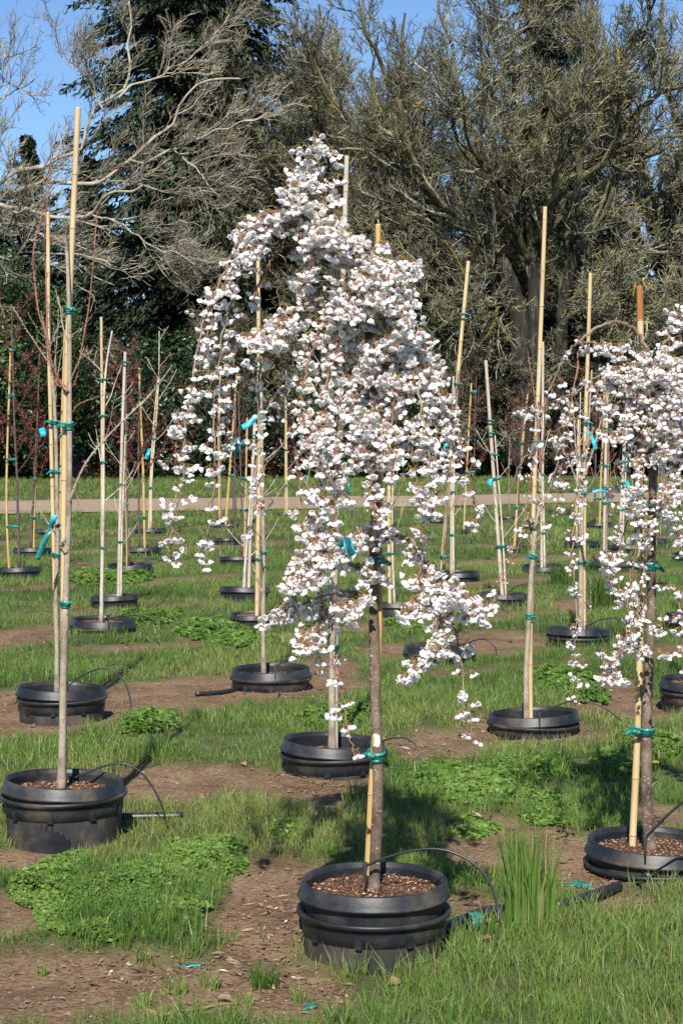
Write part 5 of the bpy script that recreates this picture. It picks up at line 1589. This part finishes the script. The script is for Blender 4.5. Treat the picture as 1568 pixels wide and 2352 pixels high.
plant('m11', 'bare sapling with a leaning stake right of the cherry', (1008, 1484, 167, 0.15), [(1012, 1500), (1013, 1400), (1020, 1250), (1030, 1080), (1042, 950), (1052, 850)], (9, 4), 'bark_brown', [(1005, 1498), (1010, 1380), (1018, 1260), (1034, 1060), (1050, 870), (1075, 600)], 10, 'cane_tan', (722, 883, 1090, 1280), 'bare', (7, 0.45, 0.98, 0.4, 0.8), socket=True)
plant('m12', 'grey whip and stake beside the leaning stake', (1050, 1313, 103, 0.14), [(1041, 1322), (1040, 1200), (1042, 1080), (1041, 980)], (6, 3), 'bark_pale', [(1036, 1322), (1036, 1180), (1038, 1020), (1041, 864)], 6, 'cane_pale', (1040, 1130, 1229), 'bare', (5, 0.35, 0.95, 0.45, 0.8))
plant('m13', 'far small sapling low behind the right strands of blossom', (1004, 1192, 52, 0.12), [(1004, 1195), (1002, 1100), (1003, 980), (1004, 900)], (3.5, 1.5), 'bark_plum', [(999, 1195), (1000, 1090), (1001, 980)], 4.5, 'cane_yellow', (1040, 1110), 'bare', (6, 0.3, 0.97, 0.6, 0.8))
plant('m14', 'far whip with yellow stake between the two cherries', (1085, 1216, 62, 0.12), [(1089, 1220), (1088, 1100), (1090, 960), (1094, 850)], (4, 2), 'bark_plum', [(1064, 1220), (1070, 1100), (1076, 990), (1082, 880)], 4.5, 'cane_yellow', (900, 1010, 1085), 'plum', (8, 0.35, 0.97, 0.8, 0.8), leaves=450)
plant('m15', 'twin-stemmed whip with a grey stake leaning left', (1157, 1362, 114, 0.15), [(1161, 1376), (1157, 1290), (1150, 1180), (1142, 1080), (1136, 1000)], (5, 3), 'bark_pale', [(1153, 1376), (1142, 1220), (1130, 1050), (1115, 828)], 9, 'cane_pale', (966, 995, 1043, 1100, 1255), 'bare', (6, 0.3, 0.95, 0.45, 0.75))
plant('m16', 'dark sapling with yellow stake right of the leaning whip', (1174, 1253, 76, 0.14), [(1189, 1260), (1190, 1150), (1196, 1020), (1200, 900)], (5, 2), 'bark_plum', [(1180, 1260), (1190, 1120), (1202, 990), (1213, 882)], 6, 'cane_yellow', (884, 1018, 1075, 1165), 'plum', (9, 0.35, 0.97, 0.8, 0.8), leaves=550)
plant('m17', 'far thin whip beyond the leaning whip', (1166, 1186, 50, 0.1), [(1170, 1190), (1168, 1100), (1170, 1000)], (3, 1.5), 'bark_brown', None, 4, 'cane_tan', (), 'bare', (5, 0.3, 0.97, 0.5, 0.8))

# right
plant('r1', 'knotted bare sapling in the middle right pot', (1224, 1636, 213, 0.13), [(1209, 1660), (1207, 1560), (1213, 1440), (1218, 1340), (1224, 1270), (1227, 1220)], (13, 11), 'bark_grey', [(1218, 1657), (1217, 1480), (1221, 1280), (1229, 1050), (1241, 750), (1251, 475)], 11, 'cane_tan', (1018, 1278, 1415), 'bare', (0, 0, 0, 0, 0), [([(1226, 1215), (1238, 1160), (1240, 1090)], 9, 5), ([(1222, 1215), (1216, 1205), (1220, 1195)], 16, 12), ([(1222, 1260), (1210, 1235), (1195, 1215)], 4, 2), ([(1226, 1250), (1242, 1225), (1250, 1205)], 3, 1.5), ([(1240, 1090), (1236, 1000), (1225, 900), (1210, 800)], 5, 1.5, 'twig_red'), ([(1240, 1090), (1250, 980), (1262, 870)], 4, 1.5, 'twig_red')], socket=True, gap=0.05, tilt=(0.05, -0.02), tape=1.1, low=0.04)
plant('r2', 'pale whip with two thin stems and a grey stake', (1247, 1298, 100, 0.14), [(1250, 1308), (1248, 1200), (1246, 1080), (1247, 940)], (6, 3), 'bark_pale', [(1243, 1308), (1243, 1150), (1245, 1000), (1246, 785)], 7, 'cane_pale', (1015, 1055, 1090, 1224), 'bare', (5, 0.4, 0.97, 0.45, 0.8))
plant('r3', 'forked grey sapling in the second row, right', (1329, 1442, 152, 0.16), [(1333, 1460), (1333, 1330), (1335, 1200), (1339, 1100), (1342, 1060), (1350, 980), (1358, 850)], (13, 4), 'bark_grey', [(1340, 1455), (1340, 1250), (1343, 1000), (1350, 780), (1355, 627)], 10, 'cane_tan', (972, 1052, 1133, 1293), 'bare', (6, 0.45, 0.95, 0.4, 0.9), [([(1338, 1110), (1325, 1060), (1318, 980), (1312, 900)], 5, 2), ([(1340, 1100), (1365, 1020), (1385, 940), (1400, 880)], 5, 2), ([(1336, 1150), (1318, 1090), (1290, 1030), (1255, 990)], 5, 2)], socket=True)
plant('r4', 'far sapling low behind the forked one', (1336, 1243, 84, 0.14), [(1330, 1250), (1331, 1150), (1330, 1050), (1332, 900)], (4.5, 2), 'bark_pale', [(1323, 1250), (1324, 1140), (1326, 1050), (1327, 960)], 5, 'cane_tan', (1050, 1130), 'bare', (6, 0.35, 0.97, 0.5, 0.8))
plant('r5', 'far purple plum right of the forked sapling', (1374, 1200, 66, 0.13), [(1365, 1204), (1366, 1100), (1368, 990), (1370, 860)], (5, 2), 'bark_plum', [(1376, 1204), (1379, 1100), (1384, 990), (1388, 850)], 5, 'cane_yellow', (880, 1000, 1145), 'plum', (10, 0.35, 0.97, 0.8, 0.8), leaves=650)
plant('r6', 'far whip in a small pot left of the forked sapling', (1288, 1172, 62, 0.12), [(1290, 1176), (1291, 1090), (1289, 980)], (3, 1.5), 'bark_plum', None, 4, 'cane_tan', (), 'plum', (8, 0.3, 0.97, 0.8, 0.8), leaves=450)
plant('r7', 'slender twisted-twig whip left of the right cherry', (1402, 1290, 104, 0.15), [(1391, 1302), (1392, 1200), (1395, 1100), (1397, 1000)], (6, 3), 'bark_brown', [(1386, 1302), (1388, 1150), (1391, 1000), (1395, 834)], 8, 'cane_pale', (985, 1070, 1120, 1155, 1266), 'bare', (9, 0.3, 0.97, 0.4, 0.7))
plant('r8', 'grey-staked whip partly hidden by the right cherry', (1440, 1252, 92, 0.14), [(1428, 1262), (1432, 1150), (1438, 1050)], (5, 3), 'bark_pale', [(1423, 1262), (1426, 1150), (1432, 1030), (1440, 900)], 8, 'cane_pale', (1060, 1110, 1170), 'bare', (6, 0.3, 0.97, 0.5, 0.8))
plant('r9', 'far reddish whip left of the right cherry trunk', (1402, 1178, 54, 0.12), [(1404, 1182), (1403, 1130), (1400, 1070), (1396, 1000)], (3, 1.5), 'twig_red', None, 4, 'cane_tan', (), 'bare', (8, 0.2, 0.97, 0.6, 0.8))
plant('r10', 'far yellow-staked whip behind the right cherry', (1518, 1177, 56, 0.12), [(1510, 1181), (1511, 1090), (1513, 980)], (3, 1.5), 'bark_brown', [(1522, 1181), (1525, 1090), (1530, 960)], 5, 'cane_yellow', (1060, 1115), 'bare', (5, 0.3, 0.97, 0.6, 0.8))
plant('r11', 'sapling hidden behind the right cherry trunk', (1497, 1238, 74, 0.14), [(1515, 1244), (1517, 1130), (1519, 1000), (1520, 900)], (4, 2), 'bark_brown', None, 5, 'cane_tan', (), 'bare', (5, 0.3, 0.97, 0.6, 0.8))
plant('r12', 'edge-cut fifth-row sapling at right', (1588, 1272, 95, 0.15), [(1590, 1282), (1592, 1150), (1590, 1000), (1592, 900)], (6, 3), 'bark_pale', [(1596, 1282), (1598, 1100), (1600, 900)], 6, 'cane_tan', (1000, 1160), 'bare', (4, 0.4, 0.97, 0.4, 0.8))
plant('r13', 'edge-cut third-row sapling at right', (1590, 1412, 138, 0.16), [(1596, 1430), (1598, 1250), (1600, 1000), (1602, 900)], (9, 4), 'bark_grey', [(1604, 1430), (1606, 1150), (1610, 850)], 8, 'cane_tan', (1100, 1260), 'bare', (4, 0.5, 0.97, 0.4, 0.9))
plant('r14', 'edge-cut second-row sapling at right', (1612, 1562, 196, 0.18), [(1622, 1590), (1624, 1400), (1626, 1150), (1628, 900)], (13, 6), 'bark_grey', [(1634, 1588), (1636, 1250), (1640, 850)], 10, 'cane_tan', (1200, 1380), 'bare', (4, 0.6, 0.97, 0.4, 0.9), socket=True)

# ------------------------------------------------------------------ tags
def tagpt(x, y, Y): return W(x, y, Y)
Y1 = POTS_XY  # depths by order of planting
def yof(i): return POTS_XY[i][1]
make_tag([W(782, 1268, Yc - .2), W(783, 1250, Yc - .24), W(797, 1238, Yc - .26), W(800, 1256, Yc - .27), W(810, 1276, Yc - .26)], 0.026, 'printed blue-green tag curling out of the front cherry, lowest one', (1, 0.2, 0.3), 1)
make_tag([W(770, 1100, Yc + .05), W(783, 1094, Yc), W(797, 1104, Yc - .03), W(798, 1130, Yc - .04), W(796, 1152, Yc - .04)], 0.012, 'folded blue-green tag beside the pale stake in the front cherry', (0.5, -0.5, 0.8))
make_tag([W(600, 955, 13.0 * DK), W(585, 962, 12.97 * DK), W(570, 975, 12.95 * DK), W(556, 982, 12.95 * DK)], 0.036, 'wide blue tag on the tan stake left of the cherry', (0.3, 0.2, 1))
make_tag([W(548, 1005, 24 * DK), W(535, 1022, 23.95 * DK), W(525, 1035, 23.9 * DK)], 0.055, 'blue tag slanting off the crossed yellow stakes, left one', (0.7, 0.1, 0.7))
make_tag([W(560, 1010, 24.2 * DK), W(548, 1026, 24.1 * DK), W(538, 1042, 24.1 * DK)], 0.055, 'blue tag slanting off the crossed yellow stakes, right one', (0.7, 0.1, 0.7))
make_tag([W(1036, 1012, 14.3 * DK), W(1027, 1018, 14.2 * DK), W(1018, 1036, 14.2 * DK), W(1012, 1052, 14.2 * DK)], 0.03, 'blue tag hanging from the leaning stake right of the cherry', (0.7, 0.1, 0.6))
make_tag([W(1346, 990, 15.6 * DK), W(1355, 1000, 15.55 * DK), W(1362, 1015, 15.5 * DK), W(1368, 1032, 15.5 * DK)], 0.028, 'blue tag hanging on the stake of the forked grey sapling', (0.8, 0.1, 0.5))
make_tag([W(1394, 1132, 20 * DK), W(1380, 1127, 19.9 * DK), W(1368, 1128, 19.9 * DK), W(1360, 1131, 19.9 * DK)], 0.03, 'flat blue tag sticking left from the twisted-twig whip', (0, 0.3, 1))
make_tag([W(1137, 1098, 19.5 * DK), W(1130, 1105, 19.4 * DK), W(1120, 1112, 19.4 * DK)], 0.06, 'blue tag on the stake that leans left', (0.5, 0.1, 1))
make_tag([W(1437, 1105, 22 * DK), W(1442, 1115, 21.9 * DK), W(1447, 1128, 21.9 * DK)], 0.04, 'blue tag on the grey stake beside the right cherry', (0.8, 0.1, 0.4))
make_tag([W(138, 1210, 11.9 * DK), W(128, 1207, 11.85 * DK), W(112, 1225, 11.8 * DK), W(98, 1255, 11.8 * DK), W(86, 1285, 11.8 * DK)], 0.03, 'long curved teal tag hanging at the left saplings', (0.75, 0.1, 0.55), 0, 'tie')
make_tag([W(117, 1212, 11.8 * DK), W(122, 1196, 11.75 * DK), W(130, 1184, 11.75 * DK)], 0.03, 'short pale blue tag above the long curved one', (0.8, 0.1, -0.4))
make_tag([W(344, 1030, 33 * DK), W(340, 1042, 32.9 * DK), W(336, 1055, 32.9 * DK)], 0.06, 'blue tag on the thin bare sapling behind the bronze plum', (0.9, 0.1, 0.4))
make_tag([W(95, 983, 24.5 * DK), W(99, 993, 24.4 * DK), W(101, 1002, 24.4 * DK)], 0.07, 'blue tag high on the second purple plum', (0.9, 0.1, 0.3))
make_tag([W(1062, 1094, 20 * DK), W(1068, 1100, 19.9 * DK), W(1073, 1110, 19.9 * DK)], 0.03, 'small blue tag right of the leaning stake', (0.6, 0.1, 0.6))

# ------------------------------------------------------------------ drip tubes and pipes
def drip(pts, Y0, Y1, r, label, peg=True):
    n = len(pts)
    P = [W(x, y, lerp(Y0 * DK, Y1 * DK, i / (n - 1))) for i, (x, y) in enumerate(pts)]
    B = P[0].copy()
    root = empty('drip_tube', tuple(B))
    b = MB(); b.tube([p - B for p in spline(P, 8)], r, 8); b.build('hose', [M['tube']], root)
    if peg:
        b = MB(); b.tube([Vector((0, 0, 0.012)), Vector((0, 0, 0.004)), Vector((0, -0.002, -0.03)), Vector((0.001, -0.002, -0.09))], [r * 2.1, r * 2.1, r * 1.3, r * 0.7], 8); b.build('emitter_peg', [M['dusty']], root)
    tag(root, label, 'hose', 'black drip tubes')

drip([(838, 1990), (880, 1972), (940, 1955), (1000, 1950), (1050, 1962), (1095, 1990), (1125, 2030), (1142, 2085), (1144, 2118)], (Yc - 0.05) / DK, (Yc - 0.18) / DK, 0.0042, 'thin black tube arching out of the front centre pot')
drip([(163, 1790), (200, 1775), (250, 1757), (290, 1755), (325, 1775), (352, 1810), (372, 1850), (380, 1885)], 8.55, 8.5, 0.004, 'thin black tube arching out of the front left pot')
drip([(1480, 1925), (1500, 1905), (1540, 1865), (1590, 1830), (1640, 1850), (1680, 1990)], 7.2, 7.1, 0.0045, 'thin black tube rising right from the front right pot')
drip([(870, 1705), (895, 1697), (930, 1695), (955, 1710), (966, 1735), (968, 1765)], 9.65, 9.5, 0.004, 'thin black tube bowing right of the pot behind the cherry')
drip([(158, 1575), (185, 1555), (225, 1537), (260, 1540), (288, 1570), (300, 1610), (300, 1635)], 12, 11.9, 0.004, 'thin black tube bowing from the second left pot')
drip([(1238, 1642), (1270, 1625), (1310, 1610), (1350, 1612), (1390, 1628), (1425, 1655)], 10.7, 10.6, 0.004, 'thin black tube bowing from the knotted sapling pot')
drip([(632, 1530), (670, 1513), (710, 1500), (750, 1505), (775, 1530)], 13, 12.9, 0.0042, 'thin black tube bowing behind the cherry trunk, second row')
drip([(1055, 1490), (1080, 1475), (1110, 1468), (1135, 1485), (1140, 1505)], 14.3, 14.1, 0.0045, 'thin black tube from the leaning-stake sapling pot')
drip([(1345, 1440), (1375, 1425), (1410, 1420), (1440, 1430), (1452, 1450)], 15.8, 15.6, 0.0045, 'thin black tube from the forked sapling pot')
drip([(1165, 1362), (1190, 1345), (1225, 1340), (1247, 1352), (1252, 1375)], 19.8, 19.6, 0.005, 'thin black tube from the twin-stemmed whip pot')
drip([(250, 1420), (285, 1415), (325, 1415), (350, 1425), (358, 1440)], 16.8, 16.5, 0.005, 'thin black tube from the pale sapling pot at left')

def pipe(pts, r, label, fold=None, group='black irrigation pipes'):
    P = [Vector((G(x, y).x, G(x, y).y, 0.0)) + Vector((0, 0, r * (0.8 if fold is None else 1.0))) for x, y in pts]
    B = P[0].copy()
    root = empty('irrigation_pipe', tuple(B))
    sp = [p - B for p in spline(P, 8)]
    b = MB(); b.tube(sp, r, 12); b.build('pipe_run', [M['tube']], root)
    if fold is not None:
        q = [Vector((G(x, y).x, G(x, y).y, 0)) + Vector((0, -r * 0.9, r * z)) - B for x, y, z in fold]
        s2 = spline(q, 8)
        n = len(s2)
        b = MB(); b.tube(s2, [r * (0.55 + 0.45 * min(1, i / 6)) for i in range(n)], 12); b.build('folded_end', [M['tube']], root)
    for p in sp[::2]:
        POTS_XY.append((p.x + B.x, p.y + B.y - 0.03, 0.055))
    tag(root, label, 'pipe', group)
    return root, B, sp

pipe([(1016, 2148), (1040, 2135), (1075, 2122), (1110, 2108), (1170, 2100)], 0.018, 'folded black pipe end right of the front pot', [(1016, 2150, 1.0), (1045, 2142, 1.6), (1080, 2136, 1.3), (1115, 2140, 1.0)])
c_ = G(1082, 2132)
b = MB()
for i in range(4):
    x0 = (i - 1.5) * 0.009
    pts = [(x0 + 0.006 * math.cos(a), -0.026 + 0.046 * math.cos(a), 0.026 + 0.028 * math.sin(a)) for a in [2 * math.pi * j / 18 for j in range(19)]]
    b.ribbon(pts, (1, 0, 0), 0.014, 0, 0.001)
o = b.build('plastic_tie', [M['tie']]); o.location = (c_.x, c_.y + 0.008, 0); o.rotation_euler = (0, 0, 0.35)
tag(o, 'teal tape wound round the folded pipe right of the front pot', 'tie', 'teal plastic ties')
pipe([(1275, 2090), (1330, 2075), (1380, 2058), (1420, 2045)], 0.017, 'black pipe piece lying behind the tall grass clump')
pipe([(1480, 2022), (1530, 2012), (1600, 1998), (1680, 1985)], 0.017, 'black pipe running off under the front right pot')
pipe([(450, 1598), (520, 1592), (580, 1578), (640, 1570)], 0.013, 'black pipe beside the brown sapling pot')
pipe([(200, 1905), (225, 1893), (260, 1886), (330, 1884), (420, 1882)], 0.018, 'black pipe with taped end beside the front left pot')
c_ = G(230, 1890)
b = MB()
for i in range(3):
    x0 = (i - 1) * 0.010
    b.ribbon([(x0, 0.024 * math.cos(a), 0.02 + 0.024 * math.sin(a)) for a in [2 * math.pi * j / 18 for j in range(19)]], (1, 0, 0), 0.015, 0, 0.001)
o = b.build('plastic_tie', [M['tie']]); o.location = (c_.x, c_.y, 0); o.rotation_euler = (0, 0, 0.3)
tag(o, 'teal tape on the pipe end beside the front left pot', 'tie', 'teal plastic ties')

def scrap(x, y, size, label, seed, n=2):
    rnd = random.Random(seed)
    g = G(x, y)
    z = float(ground_z(np.array([g.x]), np.array([g.y]))[0]) + 0.004
    b = MB()
    for i in range(n):
        a = rnd.random() * 3.14
        d = Vector((math.cos(a), math.sin(a) * 0.6, 0))
        pts = [Vector((rnd.gauss(0, 0.1) * size, rnd.gauss(0, 0.1) * size, 0)) + d * size * (t - 0.5) + Vector((0, 0, 0.16 * size * abs(math.sin(3.1 * t + i)) * rnd.uniform(0.2, 1))) for t in (0, 0.25, 0.5, 0.75, 1)]
        b.ribbon([tuple(p) for p in spline(pts, 3)], (rnd.gauss(0, 0.5), 0.8, 0.35), size * 0.24, 0, 0.0008)
    o = b.build('tape_scrap', [M['tie']]); o.location = (g.x, g.y, z)
    tag(o, label, 'tape', 'fallen scraps of teal tape')

scrap(432, 2207, 0.055, 'teal tape scrap on the soil before the weed mat', 1)
scrap(1330, 2025, 0.085, 'crumpled teal tape lying left of the front right pot', 2, 4)
scrap(1352, 2030, 0.04, 'small teal curl beside the crumpled tape', 5, 1)
scrap(714, 2316, 0.05, 'teal and white scrap at the bottom edge', 3)
scrap(617, 2198, 0.02, 'tiny teal scrap left of the front pot', 4, 1)
scrap(905, 1770, 0.05, 'teal scrap right of the pot behind the cherry', 6)
scrap(330, 1880, 0.03, 'teal scrap below the front left arching tube', 7, 1)

def dandelion(x, y, h, label, s=1.0):
    g = G(x, y); rnd = random.Random(int(x * 7 + y))
    root = empty('dandelion', (g.x, g.y, -0.01))
    b = MB(); b.tube([Vector((0, 0, 0)), Vector((0.004, 0, h * 0.6)), Vector((0.002, -0.004, h))], 0.0022 * s, 6, 0); b.build('stem', [M['weed']], root, tint=True)
    b = MB()
    for r_i, (R, e, n) in enumerate(((0.021, 0.05, 20), (0.016, 0.35, 16), (0.010, 0.8, 12))):
        for k in range(n):
            a = 2 * math.pi * (k + 0.5 * r_i) / n
            d = Vector((math.cos(a) * math.cos(e), math.sin(a) * math.cos(e), math.sin(e))); t = Vector((-math.sin(a), math.cos(a), 0))
            p = Vector((0.002, -0.004, h)); L = R * s
            b.add([tuple(p), tuple(p + d * L * 0.6 + t * L * 0.14), tuple(p + d * L), tuple(p + d * L * 0.6 - t * L * 0.14)], [(0, 1, 2, 3)], 0, rnd.random())
    b.build('flower_head', [M['dandelion']], root, smooth=False, tint=True)
    tag(root, label, 'flower', 'yellow dandelions')
dandelion(1503, 1782, 0.075, 'yellow dandelion right of the front right stake, left of the pair')
dandelion(1524, 1779, 0.08, 'yellow dandelion right of the front right stake, right of the pair')
dandelion(150, 1325, 0.14, 'yellow dandelion at left beyond the tall saplings, leftmost of three', 1.6)
dandelion(194, 1330, 0.14, 'yellow dandelion at left beyond the tall saplings, middle of three', 1.6)
dandelion(198, 1345, 0.13, 'yellow dandelion at left beyond the tall saplings, nearest of three', 1.6)

def dead_leaves():
    rnd = random.Random(15)
    spots = [(905, 2270, 'in the grass edge below the front pot'), (520, 2300, 'on bare soil at the bottom, left of centre'), (1440, 2160, 'in the lawn at lower right'), (345, 2345, 'at the bottom edge, left'), (1115, 2180, 'below the taped pipe end'), (640, 2250, 'between the round tuft and the front pot'),
             (265, 1700, 'on grass behind the front left pot'), (190, 1690, 'on grass behind the front left trunk'), (560, 1760, 'on the soil strip left of the cherry'), (1420, 1655, 'near the stick right of the knotted sapling'), (1260, 1720, 'before the knotted sapling pot'), (1150, 1690, 'left of the knotted sapling pot'), (1060, 1690, 'by the lowest hanging blossoms'), (1230, 2020, 'beside the tall grass clump')]
    me = []
    for v in range(4):
        b = MB(); n = 6
        V = []
        for i in range(n + 1):
            t = i / n; w = math.sin(math.pi * (0.08 + 0.9 * t)) * 0.34 * (1 + rnd.uniform(-0.2, 0.2))
            cz = 0.10 * math.sin(t * 3 + v)
            V += [(t - 0.5, -w, cz + 0.22 * w + rnd.uniform(0, 0.05)), (t - 0.5, 0, cz), (t - 0.5, w, cz + 0.4 * w + rnd.uniform(0, 0.06))]
        F = []
        for i in range(n):
            for j in range(2): F.append((i * 3 + j, i * 3 + j + 1, i * 3 + j + 4, i * 3 + j + 3))
        b.add(V, F); me.append(b.mesh('dead_leaf', [M['deadleaf']]))
    for i, (x, y, lab) in enumerate(spots):
        g = G(x, y); s = rnd.uniform(0.028, 0.06)
        o = link('dead_leaf', me[i % 4]); o.location = (g.x, g.y, float(ground_z(np.array([g.x]), np.array([g.y]))[0]) + 0.006)
        o.scale = (s, s, s); o.rotation_euler = (rnd.gauss(0, 0.25), rnd.gauss(0, 0.25), rnd.random() * 6.28)
        tag(o, 'curled dry brown leaf ' + lab, 'dead leaf', 'fallen dry leaves')
    # fallen sticks
    for x0, y0, x1, y1, lab in [(1115, 1655, 1170, 1690, 'fallen stick left of the knotted sapling pot'), (1060, 1665, 1110, 1660, 'fallen stick behind the hanging cherry tip'), (1390, 1640, 1470, 1655, 'fallen stick right of the knotted sapling pot'), (690, 2140, 720, 2100, 'thin stick leaning on the front pot, left'), (380, 2345, 560, 2310, 'long twig lying at the bottom edge'), (1095, 1980, 1128, 2010, 'short stick under the arching front tube')]:
        a = G(x0, y0); e = G(x1, y1)
        m = (a + e) / 2 + Vector((rnd.gauss(0, 0.01), rnd.gauss(0, 0.01), 0))
        b = MB(); b.tube([Vector((p.x, p.y, 0.008 + float(ground_z(np.array([p.x]), np.array([p.y]))[0]))) - Vector((a.x, a.y, 0)) for p in spline([a, m, e], 4)], [0.005 * (1 - 0.05 * i) for i in range(9)], 6)
        o = b.build('fallen_stick', [M['deadleaf']]); o.location = (a.x, a.y, 0)
        tag(o, lab, 'stick', 'fallen sticks')

dead_leaves()

# ------------------------------------------------------------------ growth on the ground
build_grass()
build_weeds()
build_litter()

def clump(x, y, n, spread, h, lean, lab, tint, wid=0.0042, seed=1, name='grass_clump'):
    g = G(x, y); rng = np.random.default_rng(seed)
    V, T, ti = blades(np.array([g.x]), np.array([g.y]), n, spread, np.array([h]), np.array([wid]), lean, rng, np.array([tint]), True)
    o = link(name, npmesh(name, V - np.array([g.x, g.y, 0]), tris=T, mats=[M['grass']], tint=ti)); o.location = (g.x, g.y, 0)
    tag(o, lab, 'grass', 'separate grass clumps')
clump(1215, 2150, 250, 0.075, 0.36, 0.26, 'tall upright grass clump right of the front pot', 0.55, 0.006, 1)
clump(905, 2215, 70, 0.035, 0.16, 1.0, 'arching grass tuft against the front pot', 0.4, 0.0035, 2)
clump(950, 2195, 60, 0.04, 0.15, 1.0, 'long grass leaning on the front pot, right side', 0.5, 0.0035, 8)
clump(610, 2265, 150, 0.04, 0.09, 1.0, 'dense round grass tuft on the bare soil before the pot', 0.25, 0.003, 3)
clump(335, 2320, 60, 0.03, 0.06, 0.9, 'yellow-green grass tuft at the bottom left', 0.85, 0.003, 4)
clump(480, 2265, 60, 0.03, 0.07, 0.9, 'sparse grass tuft centre left on bare soil', 0.8, 0.003, 5)
clump(400, 2285, 60, 0.035, 0.065, 0.9, 'sparse grass tuft left of the centre tuft', 0.8, 0.003, 6)
clump(1390, 1395, 260, 0.16, 0.42, 0.75, 'dark tall grass clump left of the right cherry trunk', 0.2, 0.008, 7)
clump(1295, 1345, 200, 0.16, 0.28, 0.7, 'tall grass clump beyond the pale two-stemmed whip', 0.3, 0.009, 9)
clump(690, 2300, 40, 0.03, 0.06, 0.9, 'small grass tuft at the edge of the bottom right lawn', 0.7, 0.003, 10)
clump(560, 2310, 40, 0.03, 0.05, 0.9, 'small yellow tuft below the dense round tuft', 0.85, 0.003, 11)
clump(95, 2235, 40, 0.02, 0.04, 0.9, 'tiny grass tuft on soil at lower left', 0.7, 0.003, 12)
